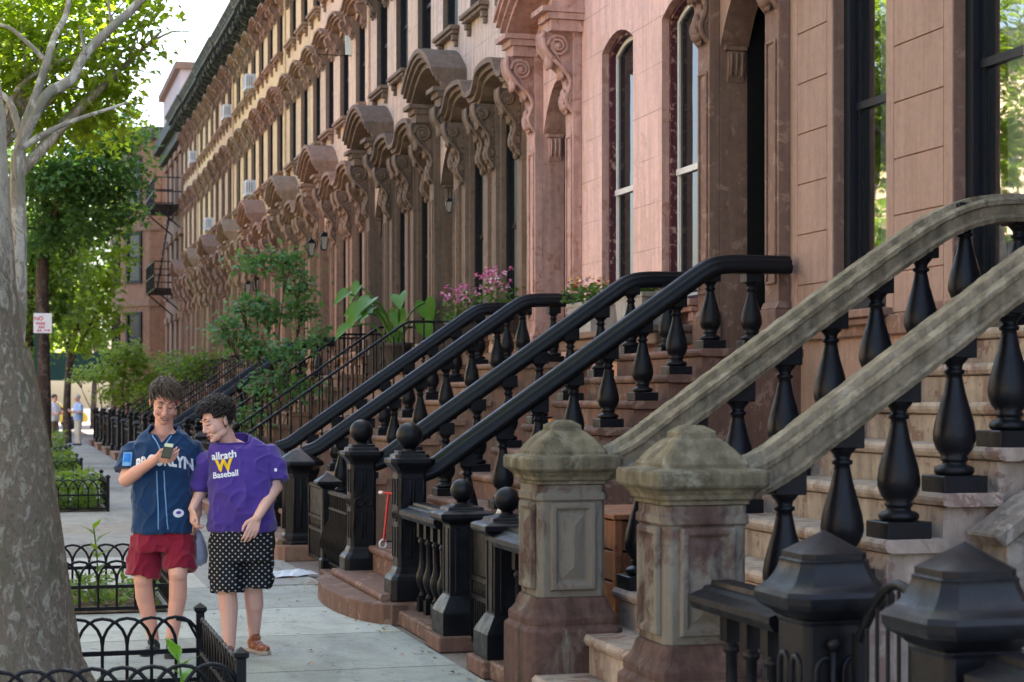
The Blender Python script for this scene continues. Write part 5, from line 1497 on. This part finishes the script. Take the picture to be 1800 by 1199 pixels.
def face_bits(root, M, hairc, smile, S=1.0):
    T = lambda p: M @ (Vector(p) * S)
    for x in (-1, 1):
        e = MB(); e.tube([T((x * .013, -.0885, .026)), T((x * .030, -.0895, .034)), T((x * .047, -.0785, .028))], [.003, .0042, .002], 6); e.build('eyebrow', hairc, root)
    for x in (-1, 1):
        l = MB(); l.tube([T((x * .017, -.0835, -.002)), T((x * .024, -.0862, -.0062)), T((x * .032, -.0862, -.0066)), T((x * .044, -.079, -.002))], [.0016, .0026, .0026, .0014], 6); l.build('eyelashes', MATS['lash'], root)
    m = MB(); w = .024 if smile else .016
    m.tube([T((-w, -.0865, -.070)), T((-w * .5, -.0945, -.0745)), T((0, -.0965, -.0755)), T((w * .5, -.0945, -.0745)), T((w, -.0865, -.070))], [.002, .0048, .0058, .0048, .002], 8); m.build('mouth', MATS['mouth'], root)
    if smile:
        m = MB(); m.tube([T((-w * .7, -.094, -.0712)), T((0, -.1003, -.0735)), T((w * .7, -.094, -.0712))], [.0018, .003, .0018], 6); m.build('teeth', MATS['tooth'], root)
    m = MB(); m.tube([T((-w, -.0875, -.066)), T((-.006, -.0965, -.0655)), T((0, -.0965, -.0675)), T((.006, -.0965, -.0655)), T((w, -.0875, -.066))], [.0018, .004, .0034, .004, .0018], 6)
    m.tube([T((-w * .85, -.087, -.077)), T((0, -.0965, -.0835)), T((w * .85, -.087, -.077))], [.002, .005, .002], 6); m.build('lips', MATS['lip'], root)
def hair_mesh(root, M, mat, style, seed, S=1.0, n=900):
    rr = random.Random(seed); b = MB(); T = lambda p: M @ (Vector(p) * S)
    o = len(b.v); b.ball((0, .022, .040), 1, 22, 14, (.079, .097, .083))
    for i in range(o, len(b.v)):
        v = Vector(b.v[i])
        if v.y < -.045 and v.z < .062: v.y = -.045 + (v.y + .045) * .2
        if v.y < .03 and v.z < .01: v.x *= .9
        b.v[i] = tuple(T(v))
    for k in range(n):
        while True:
            u = Vector((rr.gauss(0, 1), rr.gauss(0, 1), rr.gauss(0, 1))).normalized()
            q = Vector((u.x * .078, .022 + u.y * .096, .040 + u.z * .083))
            if q.y < -.035 and q.z < (.066 if style != 'bald' else 9): continue
            if q.z < -.045: continue
            if q.y < .035 and q.z < .012: continue
            if q.y < -.01 and q.z < .048: continue
            if style == 'bald' and q.z > .04: continue
            break
        if style == 'fringe':
            f = Vector((.55 * (1 if q.x > -.03 else -.1), -.9, -.15)) if q.y < .03 else Vector((u.x * .6, -.1, -.9))
            ln = rr.uniform(.035, .068) if q.y < .02 else rr.uniform(.025, .042)
            if abs(q.x) > .05 and q.z < .07: ln *= .6
        elif style == 'curly':
            f = Vector((rr.uniform(-.7, .7), rr.uniform(-1.1, .3), rr.uniform(-.4, .6))); ln = rr.uniform(.03, .055)
            if q.y < 0: f += Vector((-.2, -.8, .25))
        else:
            f = Vector((u.x * .4, -.2, -.8)); ln = rr.uniform(.015, .03)
        f = f + Vector((rr.uniform(-.4, .4), rr.uniform(-.4, .4), rr.uniform(-.3, .3)))
        t1 = (u * .75 + f * .6).normalized(); t2 = (f + u * .15).normalized(); t3 = (f * .8 - u * .25 + Vector((0, 0, -.35))).normalized()
        if style == 'curly': t3 = (t3 + Vector((rr.uniform(-1, 1), rr.uniform(-1, 1), rr.uniform(-.6, .8)))).normalized()
        p0 = q - u * .004; p1 = p0 + t1 * ln * .35; p2 = p1 + t2 * ln * .4; p3 = p2 + t3 * ln * .4
        r = rr.uniform(.0022, .0042)
        b.tube([T(p0), T(p1), T(p2), T(p3)], [r * S, r * S, r * .8 * S, .0006], 5)
    return b.build('hair', mat, root)
def hmat(c, yaw, pitch, roll):
    # positive pitch looks down, positive yaw turns to the viewer's left
    return Matrix.Translation(Vector(c)) @ Matrix.Rotation(roll, 4, 'Y') @ Matrix.Rotation(-yaw, 4, 'Z') @ Matrix.Rotation(pitch, 4, 'X')
def torso(mb, rings, n=30, ex=2.4):
    vs = []; 
    for (z, cx, cy, rx, ry) in rings:
        for k in range(n):
            a = 2 * PI * k / n; ca, sa = math.cos(a), math.sin(a)
            vs.append((cx + rx * math.copysign(abs(ca) ** (2 / ex), ca), cy + ry * math.copysign(abs(sa) ** (2 / ex), sa), z))
    m = len(rings)
    mb.add(vs, [(i * n + k, i * n + (k + 1) % n, (i + 1) * n + (k + 1) % n, (i + 1) * n + k) for i in range(m - 1) for k in range(n)], True)
    mb.add(vs[:n][::-1], [tuple(range(n))]); mb.add(vs[-n:], [tuple(range(n))])
def shoe(root, ankle, yaw, m_up, m_sole, m_lace, S=1.0, lift=0.0, pitch=0.0):
    a = Vector(ankle); M = Matrix.Translation((a.x, a.y, a.z)) @ Matrix.Rotation(yaw, 4, 'Z') @ Matrix.Rotation(pitch, 4, 'X')
    T = lambda p: M @ (Vector(p) * S)
    u = MB()
    def e(c, r):
        o = len(u.v); u.ball((0, 0, 0), 1, 14, 9, r)
        for i in range(o, len(u.v)): u.v[i] = tuple(T(Vector(u.v[i]) + Vector(c)))
    e((0, .015, -.035), (.036, .048, .045)); e((0, -.05, -.048), (.040, .062, .034)); e((0, -.12, -.056), (.043, .062, .026)); e((0, -.02, -.0), (.034, .038, .03)); cap(u, T((0, -.01, -.05)), T((0, -.11, -.06)), .036 * S, .032 * S)
    up = remesh(u, 'shoe', m_up, root, .006, 3)
    s = MB(); P = [(0, .062), (.032, .05), (.038, .0), (.034, -.06), (.044, -.12), (.034, -.165), (0, -.185), (-.034, -.165), (-.044, -.12), (-.034, -.06), (-.038, 0), (-.032, .05)]
    vs = [T((x, y, z)) for z in (-.088, -.066) for x, y in P]; k = len(P)
    s.add(vs, [tuple(range(k)), tuple(range(2 * k - 1, k - 1, -1))] + [(i, (i + 1) % k, k + (i + 1) % k, k + i) for i in range(k)]); s.build('sole', m_sole, up)
    l = MB()
    for i in range(4): l.tube([T((-.022, -.045 - i * .018, -.016 - i * .006)), T((0, -.048 - i * .018, -.010 - i * .006)), T((.022, -.045 - i * .018, -.016 - i * .006))], .0035, 5)
    l.build('laces', m_lace, up)
def neck_cut(o, cond, cr, cm, name='collar'):
    bm = bmesh.new(); bm.from_mesh(o.data)
    bmesh.ops.delete(bm, geom=[v for v in bm.verts if cond(v.co)], context='VERTS')
    be = [e for e in bm.edges if e.is_boundary]; nb = {}
    for e in be:
        for a, b in ((0, 1), (1, 0)): nb.setdefault(e.verts[a], []).append(e.verts[b])
    best = []
    seen = set()
    for v in nb:
        if v in seen: continue
        loop = [v]; seen.add(v); cur = v
        while True:
            nx = [w for w in nb[cur] if w not in seen]
            if not nx: break
            cur = nx[0]; seen.add(cur); loop.append(cur)
        if len(loop) > len(best): best = loop
    P = [v.co.copy() for v in best]
    for _ in range(6): P = [(P[i - 1] + P[i] * 2 + P[(i + 1) % len(P)]) / 4 for i in range(len(P))]
    P = P[::2]
    bm.to_mesh(o.data); bm.free(); o.data.update()
    c = MB(); c.tube(P, cr, 7, closed=True); return c.build(name, cm, o)
def surf_of(o):
    me = o.data; return BVHTree.FromPolygons([v.co.copy() for v in me.vertices], [tuple(p.vertices) for p in me.polygons])
def stick(bvh, x, z, off=.003, y0=-1.0):
    h = bvh.ray_cast(Vector((x, y0, z)), Vector((0, 1, 0)))
    return (h[0] - Vector((0, off, 0))) if h[0] is not None else Vector((x, -.12, z))
def decal(parent, name, me, bvh, cx, cz, mat, rot=0, arc=0, off=.0035, tall=1.0):
    bm = bmesh.new(); bm.from_mesh(me)
    bmesh.ops.triangulate(bm, faces=bm.faces)
    for _ in range(3):
        es = [e for e in bm.edges if e.calc_length() > .012]
        if not es: break
        bmesh.ops.subdivide_edges(bm, edges=es, cuts=1); bmesh.ops.triangulate(bm, faces=bm.faces)
    for v in bm.verts:
        x, y = v.co.x, v.co.y * tall; y += -arc * x * x
        xr = x * math.cos(rot) - y * math.sin(rot); yr = x * math.sin(rot) + y * math.cos(rot)
        v.co = stick(bvh, cx + xr, cz + yr, off)
    bm.to_mesh(me); bm.free(); me.materials.clear(); me.materials.append(mat)
    return link(name, me, parent)
def rect_mesh(w, h, n=8, ell=False):
    b = MB()
    if ell:
        P = [(w / 2 * math.cos(2 * PI * i / 20), h / 2 * math.sin(2 * PI * i / 20), 0) for i in range(20)]; b.add(P, [tuple(range(20))])
    else:
        for i in range(n):
            for j in range(n): b.quad((-w / 2 + w * i / n, -h / 2 + h * j / n, 0), (-w / 2 + w * (i + 1) / n, -h / 2 + h * j / n, 0), (-w / 2 + w * (i + 1) / n, -h / 2 + h * (j + 1) / n, 0), (-w / 2 + w * i / n, -h / 2 + h * (j + 1) / n, 0))
    return b.mesh('decal', whitewood, recalc=False)
def pipe(parent, name, bvh, pts, r, mat, off=.001):
    b = MB(); P = catmull([(x, 0, z) for x, z in pts], 8); b.tube([stick(bvh, p.x, p.z, off) for p in P], r, 6); return b.build(name, mat, parent)

skin = skinmat('skin', (.66, .37, .28)); skin2 = skinmat('skin_fair', (.70, .43, .34))
hair1 = plain('brown_hair', (.055, .034, .022), .45, .5, 0, .4, 30); hair2 = plain('dark_hair', (.022, .015, .012), .45, .5, 0, .4, 30)
plain('lash', (.03, .018, .014), .6); plain('mouth', (.10, .02, .02), .5); plain('tooth', (.62, .58, .52), .3); plain('lip', (.42, .16, .14), .45)
jersey = clothmat('blue_jersey', (.006, .034, .10)); lightblue = clothmat('light_blue', (.16, .34, .58)); white = clothmat('white_cloth', (.72, .74, .78), .08)
redcl = clothmat('red_cloth', (.20, .008, .026)); purple = clothmat('purple_cloth', (.068, .036, .24)); dots = dotmat('polka_dots'); yellow = clothmat('yellow_print', (.78, .50, .02), .08)
def foldf(amp, sx, sz, seed, shear=0.0):
    def f(c):
        a = mnoise.noise(Vector((c.x * sx + seed + c.z * shear, c.y * sx, c.z * sz)))
        b = 1 - abs(mnoise.noise(Vector((c.x * sx * 1.3 + c.z * 3.0, c.y * sx + seed, c.z * sz * .8 - c.x * 5)))) * 2.4
        d = 1 - abs(mnoise.noise(Vector((c.x * sx * 2.1 - c.z * 5.0 + 9, c.y * sx * 2 + seed, c.z * sz * 1.5)))) * 2.6
        return amp * (.6 * a + .75 * max(0, b) ** 2 + .45 * max(0, d) ** 2 - .4)
    return f

# ---- the boy in blue
q = W(288, 700, 11.5); root = thing('person', 'boy in blue baseball jersey and red shorts looking down at a phone in his hand', 'person', (q.x, q.y, 0), -TH)
S = 1 / 278
def L(px, py, y=0): return Vector(((px - 288) * S, y, 1.62 - (py - 700) * S))
body = MB(); HM = hmat(L(291, 703, -.03), -.26, .50, .04)
head_shapes(body, HM, 1.1)
cap(body, L(286, 762, .035), L(288, 728, .015), .060, .056); cap(body, L(285, 822, .04), L(286, 900, .03), .12, .12); cap(body, L(285, 900, .03), L(285, 935, .03), .13, .12)
cap(body, L(244, 784, .04), L(330, 784, .04), .045, .045)
for px in (250, 322): cap(body, L(286, 758, .035), L(px, 785, .04), .050, .040)
cap(body, L(268, 790, -.02), L(306, 790, -.02), .060, .060)
# right arm bent with the phone
cap(body, L(236, 792, .035), L(224, 843, -.05), .046, .045); cap(body, L(224, 843, -.05), L(288, 804, -.245), .044, .029)
cap(body, L(224, 843, -.05), L(248, 828, -.13), .046, .043)
hand(body, L(288, 804, -.245), (.85, -.35, .10), (-.2, -.75, -.45), (.1, .1, 1), (.55, .62, .66, .7), .55, 1.0)
# left arm down beside him
cap(body, L(338, 794, .04), L(343, 842, .06), .044, .042); cap(body, L(343, 842, .06), L(346, 905, .02), .041, .028); hand(body, L(346, 905, .02), (.02, -.1, -1), (1, 0, 0), (0, -1, 0), (.7, .75, .8, .85), .5)
# legs
cap(body, L(262, 930, .03), L(252, 1018, -.02), .085, .060); cap(body, L(252, 1014, -.02), L(253, 1050, .02), .056, .057); cap(body, L(253, 1050, .025), L(266, 1124, .07), .057, .036)
cap(body, L(312, 930, .02), L(318, 1006, -.10), .085, .060); cap(body, L(318, 1003, -.10), L(316, 1045, -.06), .056, .057); cap(body, L(316, 1045, -.055), L(303, 1124, -.03), .057, .036)
remesh(body, 'body', skin, root, .0046, 3)
face_bits(root, HM, hair1, True, 1.1); hair_mesh(root, HM, hair1, 'fringe', 4, 1.1, 1700)
sh = MB()
torso(sh, [(L(0, 936).z, -.006, .015, .196, .142), (L(0, 915).z, -.006, .012, .198, .146), (L(0, 870).z, -.010, .01, .190, .142), (L(0, 830).z, -.010, .008, .186, .138), (L(0, 800).z, -.008, .01, .188, .138), (L(0, 780).z, -.006, .02, .190, .122), (L(0, 766).z, -.004, .03, .165, .10), (L(0, 755).z, -.004, .036, .115, .085), (L(0, 746).z, -.004, .04, .078, .072)])
cone(sh, [L(254, 788, .035), L(236, 792, .035), L(228, 808, .01), L(225, 828, -.02)], [.060, .076, .083, .088]); cone(sh, [L(322, 788, .035), L(337, 792, .035), L(343, 808, .05), L(343, 830, .06)], [.060, .072, .076, .078])
shirt = remesh(sh, 'jersey', jersey, root, .0062, 8, foldf(.016, 5, 6, 3.1, 3))
zc = L(0, 779).z
neck_cut(shirt, lambda c: (c.z > L(0, 757).z - (.012 - c.y) * .28 and abs(c.x) < .085) or (c.y < .02 and c.z > zc and abs(c.x - .006) < (c.z - zc) * .72), .0055, jersey)
bv = surf_of(shirt)
me = text_mesh('BROOKLYN', .066, 0, .0032); decal(shirt, 'lettering', me, bv, .016, L(0, 808).z, white, 0, 1.2, .0035, 1.5)
for x0 in (-.008, .038):
    pipe(shirt, 'placket_piping', bv, [(x0 - .012, L(0, 826).z), (x0 - .005, L(0, 870).z), (x0 + (.0 if x0 < 0 else .012), L(0, 928).z)], .0042, lightblue)
pipe(shirt, 'neck_piping', bv, [(-.082, L(0, 752).z), (-.060, L(0, 764).z), (-.022, L(0, 778).z), (.0, L(0, 790).z), (.004, L(0, 800).z)], .0045, lightblue)
pipe(shirt, 'neck_piping', bv, [(.080, L(0, 752).z), (.062, L(0, 764).z), (.038, L(0, 776).z), (.026, L(0, 790).z)], .0045, lightblue)
decal(shirt, 'hem_badge', rect_mesh(.062, .054, 8, True), bv, .112, L(0, 900).z, white); decal(shirt, 'hem_badge_mark', rect_mesh(.03, .02, 4, True), bv, .114, L(0, 899).z, clothmat('badge_mark', (.10, .06, .35)), 0, 0, .006)
decal(shirt, 'sleeve_patch', rect_mesh(.056, .085), bv, -.216, L(0, 806).z, lightblue); decal(shirt, 'sleeve_patch_mark', rect_mesh(.04, .05), bv, -.216, L(0, 804).z, clothmat('patch_blue', (.03, .20, .62)), 0, 0, .006)
st_ = MB()
torso(st_, [(L(0, 968).z, -.008, .012, .192, .135), (L(0, 945).z, -.006, .015, .192, .134), (L(0, 930).z, -.006, .015, .176, .122), (L(0, 915).z, -.006, .015, .165, .115)])
cone(st_, [L(258, 945, .02), L(254, 985, .01), L(250, 1013, .0)], [.105, .108, .110]); cone(st_, [L(314, 945, .0), L(318, 975, -.03), L(319, 1001, -.055)], [.105, .106, .104])
remesh(st_, 'shorts', redcl, root, .0062, 5, foldf(.015, 6, 8, 8.2, 5))
dk = plain('dark_shoe', (.015, .032, .03), .6); sole_w = plain('sole_white', (.5, .5, .48), .6); sole_d = plain('sole_dark', (.03, .03, .03), .7)
shoe(root, L(266, 1130, .075), R(-8), dk, sole_d, whitewood); shoe(root, L(303, 1127, -.03), R(10), dk, sole_d, whitewood, 1, 0, 0)
# phone held in his right hand
pc = Matrix.Translation(L(311, 790, -.315)) @ Matrix.Rotation(R(8), 4, 'Y') @ Matrix.Rotation(R(-38), 4, 'X')
t = thing('mobile_phone', 'small dark phone with silvery top held by the boy in blue', 'phone', (0, 0, 0)); t.matrix_world = Matrix.Translation(root.location) @ Matrix.Rotation(-TH, 4, 'Z') @ pc
b = MB(); b.box(-.030, .030, -.006, .006, -.055, .055); b.build('case', plain('phone_case', (.03, .026, .026), .3, .5), t, bevel=.004, bseg=2)
b = MB(); b.box(-.026, .026, -.0075, -.0062, .026, .051); b.build('silver_band', plain('phone_silver', (.55, .54, .55), .3, .5, .6), t)
b = MB(); b.box(-.026, .026, .0062, .0068, -.048, .048); b.build('screen', glass, t)
# translucent bag in his other hand
bt = NT('pale_bag'); bt.pbsdf(bt.mix(bt.noise(bt.pos(), 30), (.25, .26, .42), (.55, .58, .66)), .4); MATS['pale_bag'] = bt.m
b = MB(); rr = random.Random(4)
prof = [(.012, .19), (.03, .15), (.048, .09), (.058, .03), (.05, -.02), (.02, -.04)]
for i in range(len(prof) - 1):
    pass
b.loft(prof, [(math.cos(a) * (1 + .18 * math.sin(a * 5)), .55 * math.sin(a)) for a in [2 * PI * k / 22 for k in range(22)]], (0, 0, 0), True)
pb = root.location + Matrix.Rotation(-TH, 3, 'Z') @ L(345, 985, .06)
o = b.build('plastic_bag', bt.m, None, loc=pb); tag(o, 'crumpled pale plastic bag hanging beside the red shorts', 'bag')

# ---- the boy in purple
q = W(425, 700, 11.45); root = thing('person', 'boy in purple T-shirt and black dotted shorts leaning over to look at the phone', 'person', (q.x, q.y, 0), -TH)
S = 1 / 279
def L(px, py, y=0): return Vector(((px - 425) * S, y, 1.62 - (py - 700) * S))
body = MB(); HM = hmat(L(384, 737, -.06), .92, .30, -.10)
head_shapes(body, HM, 1.05)
cap(body, L(405, 790, .03), L(391, 752, -.03), .056, .058); cap(body, L(420, 828, .03), L(426, 900, .02), .12, .14); cap(body, L(426, 900, .03), L(426, 940, .03), .14, .13)
cap(body, L(378, 806, .045), L(458, 798, .045), .042, .045)
for px in (372, 455): cap(body, L(406, 782, .035), L(px, 803, .045), .050, .040)
cap(body, L(392, 806, -.015), L(432, 806, -.015), .070, .070)
cap(body, L(364, 818, .05), L(352, 862, .06), .044, .042); cap(body, L(352, 862, .06), L(341, 893, -.05), .040, .027); hand(body, L(341, 893, -.05), (.05, -.35, -.95), (-.9, -.35, .1), (.2, -1, 0), (.75, .85, .9, .95), .5)
cap(body, L(469, 806, .03), L(484, 856, .0), .046, .045); cap(body, L(484, 856, .0), L(461, 905, -.225), .043, .028); hand(body, L(461, 905, -.225), (-.35, -.15, -.93), (.35, -.9, .1), (-1, -.2, 0), (.30, .34, .38, .42), .35)
cap(body, L(400, 930, .02), L(400, 1030, -.05), .095, .066); cap(body, L(400, 1026, -.05), L(403, 1068, -.02), .060, .061); cap(body, L(403, 1066, -.02), L(404, 1134, -.02), .060, .038)
cap(body, L(450, 930, .03), L(442, 1030, .05), .095, .064); cap(body, L(442, 1026, .05), L(443, 1066, .10), .060, .060); cap(body, L(443, 1064, .10), L(440, 1118, .17), .058, .037)
remesh(body, 'body', skin2, root, .0046, 3)
face_bits(root, HM, hair2, False, 1.05); hair_mesh(root, HM, hair2, 'curly', 9, 1.05, 1900)
sh = MB()
torso(sh, [(L(0, 934).z, .0, .01, .212, .160), (L(0, 905).z, .0, .0, .212, .172), (L(0, 870).z, .0, -.005, .205, .172), (L(0, 835).z, -.005, .0, .198, .160), (L(0, 808).z, -.012, .01, .196, .148), (L(0, 790).z, -.022, .02, .188, .128), (L(0, 778).z, -.030, .03, .155, .105), (L(0, 768).z, -.036, .034, .105, .088), (L(0, 761).z, -.045, .036, .078, .076)])
cone(sh, [L(384, 808, .035), L(366, 814, .045), L(354, 838, .06), L(349, 862, .075)], [.062, .076, .074, .074]); cone(sh, [L(448, 800, .035), L(468, 803, .035), L(481, 822, .02), L(484, 846, .005)], [.066, .082, .084, .084])
shirt = remesh(sh, 't_shirt', purple, root, .0062, 8, foldf(.017, 5, 6, 6.3, 4))
neck_cut(shirt, lambda c: c.z > L(0, 771).z + (c.y - .02) * .30 and abs(c.x + .055) < .105, .0075, clothmat('purple_dark', (.05, .025, .19)))
bv = surf_of(shirt); rt = .13; cx = -.095
decal(shirt, 'lettering', text_mesh('allrath', .064, 0, .0018), bv, cx, L(0, 800).z, white, rt, -.6); decal(shirt, 'lettering', text_mesh('W', .10, 0, .005), bv, cx + .004, L(0, 817).z, yellow, rt); decal(shirt, 'lettering', text_mesh('Baseball', .052, 0, .0015), bv, cx + .016, L(0, 832).z, white, rt)
decal(shirt, 'sleeve_logo', rect_mesh(.016, .018, 4), bv, .222, L(0, 825).z, white)
st_ = MB()
torso(st_, [(L(0, 985).z, .0, .01, .198, .145), (L(0, 950).z, .0, .01, .205, .155), (L(0, 915).z, .0, .01, .190, .145)])
cone(st_, [L(398, 950, .0), L(399, 1000, -.03), L(401, 1039, -.05)], [.112, .108, .104]); cone(st_, [L(452, 950, .02), L(450, 1000, .04), L(447, 1030, .05)], [.110, .108, .110])
remesh(st_, 'shorts', dots, root, .0062, 5, foldf(.014, 6, 7, 1.2, 3))
rust = stone('rust_suede', (.26, .085, .04), .25, (.36, .26, .17), .35, 9, 0, .2, .8, .2); lace = plain('lace_grey', (.42, .42, .46), .7); solen = plain('sole_tan', (.40, .32, .24), .7)
shoe(root, L(404, 1140, -.03), R(6), rust, solen, lace); shoe(root, L(440, 1126, .17), R(34), rust, solen, lace, 1.02, 0, R(0))

# ---- two men far along the pavement
def far_man(label, px, z, face, shirtm, trous, hairm, style, h=1.74, arms='fold', sk=skin, shorts=False):
    q = W(px, 700, z); root = thing('person', label, 'person', (q.x, q.y, 0), face); k = h / 1.75
    def V(x, y, z_): return Vector((x * k, y * k, z_ * k))
    body = MB(); HM = hmat(V(0, -.03, 1.62), 0, .2, 0); head_shapes(body, HM, k)
    cap(body, V(0, .02, 1.45), V(0, 0, 1.56), .06 * k, .055 * k); cap(body, V(0, .02, 1.3), V(0, .02, .95), .13, .13); cap(body, V(-.17, .02, 1.40), V(.17, .02, 1.40), .055, .055)
    for s in (-1, 1):
        el = V(s * .25, -.02 if arms != 'fold' else .0, 1.12); wr = V(s * .10, -.27, 1.16) if arms == 'fold' else V(s * .16, -.30, 1.10)
        cap(body, V(s * .20, .02, 1.38), el, .05, .042); cap(body, el, wr, .042, .03)
        hand(body, wr, (-s * .7, -.4, .25), (0, -.7, -.7), (0, 0, 1), (.4, .45, .5, .55), .4)
        cap(body, V(s * .09, .02, .92), V(s * .10, -.02, .5), .085, .06); cap(body, V(s * .10, -.02, .5), V(s * .10, .02, .10), .058, .038)
    remesh(body, 'body', sk, root, .008, 3); face_bits(root, HM, hairm, False, k); hair_mesh(root, HM, hairm, style, 8, k, 260)
    sh = MB(); torso(sh, [(.86 * k, 0, .015, .185, .14), (1.0 * k, 0, .0, .19, .16), (1.2 * k, 0, .005, .19, .15), (1.35 * k, 0, .015, .195, .125), (1.43 * k, 0, .02, .13, .09), (1.48 * k, 0, .02, .075, .07)])
    for s in (-1, 1): cone(sh, [V(s * .15, .02, 1.39), V(s * .21, .02, 1.36), V(s * .25, .0, 1.16)], [.06, .075, .078])
    remesh(sh, 'shirt', shirtm, root, .010, 4, foldf(.008, 6, 7, 2.0, 2))
    tr = MB(); torso(tr, [(.80 * k, 0, .015, .175, .125), (.95 * k, 0, .015, .17, .125)])
    for s in (-1, 1): cone(tr, [V(s * .085, .015, .85), V(s * .10, -.01, .5), V(s * .10, .02, .48 if shorts else .06)], [.10, .082, .08 if shorts else .062])
    remesh(tr, 'shorts' if shorts else 'trousers', trous, root, .010, 3, foldf(.006, 7, 6, 5.0))
    for s in (-1, 1): shoe(root, V(s * .10, .02, .09), 0, dk, sole_d, dk)
far_man('man in white shirt with dark hair standing by the far planted tree guards', 95, 60, R(45), clothmat('white_shirt', (.72, .73, .76), .05), clothmat('khaki_brown', (.20, .14, .09)), hair2, 'short', 1.76, 'reach', skin, True)
far_man('bald man in light blue shirt and pale trousers standing on the far pavement', 137, 62.5, R(-70), clothmat('pale_blue_shirt', (.32, .46, .70), .06), clothmat('stone_trousers', (.48, .46, .38)), plain('grey_hair', (.5, .48, .45), .6), 'bald', 1.76, 'fold', skin)
# ------------------------------------------------------------------ camera, light, sky
cam = bpy.data.cameras.new('camera'); co = bpy.data.objects.new('camera', cam); COL.objects.link(co)
co.location = (0, 0, 1.62); co.rotation_euler = (R(90), 0, -math.atan(880 / 3200))
cam.sensor_width = 36; cam.lens = 64.0; cam.shift_y = 100.5 / 1800
cam.clip_start = .1; cam.clip_end = 600
cam.dof.use_dof = True; cam.dof.focus_distance = 12.5; cam.dof.aperture_fstop = 4.5
scene.camera = co
EL, AZ = 50, 62        # sun elevation; azimuth clockwise from +Y (behind the row, to the right)
sd = Vector((math.sin(R(AZ)) * math.cos(R(EL)), math.cos(R(AZ)) * math.cos(R(EL)), math.sin(R(EL))))
sl = bpy.data.lights.new('sun', 'SUN'); so = bpy.data.objects.new('sun', sl); COL.objects.link(so)
sl.energy = 5; sl.angle = R(.5); sl.color = (1, .93, .82)
so.rotation_euler = (-sd).to_track_quat('-Z', 'Y').to_euler()
w = bpy.data.worlds.new('World'); scene.world = w; w.use_nodes = True
nt = w.node_tree; bg = nt.nodes['Background']
sky = nt.nodes.new('ShaderNodeTexSky'); sky.sky_type = 'NISHITA'; sky.sun_disc = False
sky.sun_elevation = R(EL); sky.sun_rotation = R(AZ); sky.air_density = 1; sky.dust_density = 4.0; sky.ozone_density = .6
nt.links.new(sky.outputs[0], bg.inputs[0]); bg.inputs[1].default_value = .125
scene.view_settings.view_transform = 'Standard'; scene.view_settings.look = 'None'
scene.view_settings.exposure = 2.72; scene.view_settings.gamma = 1
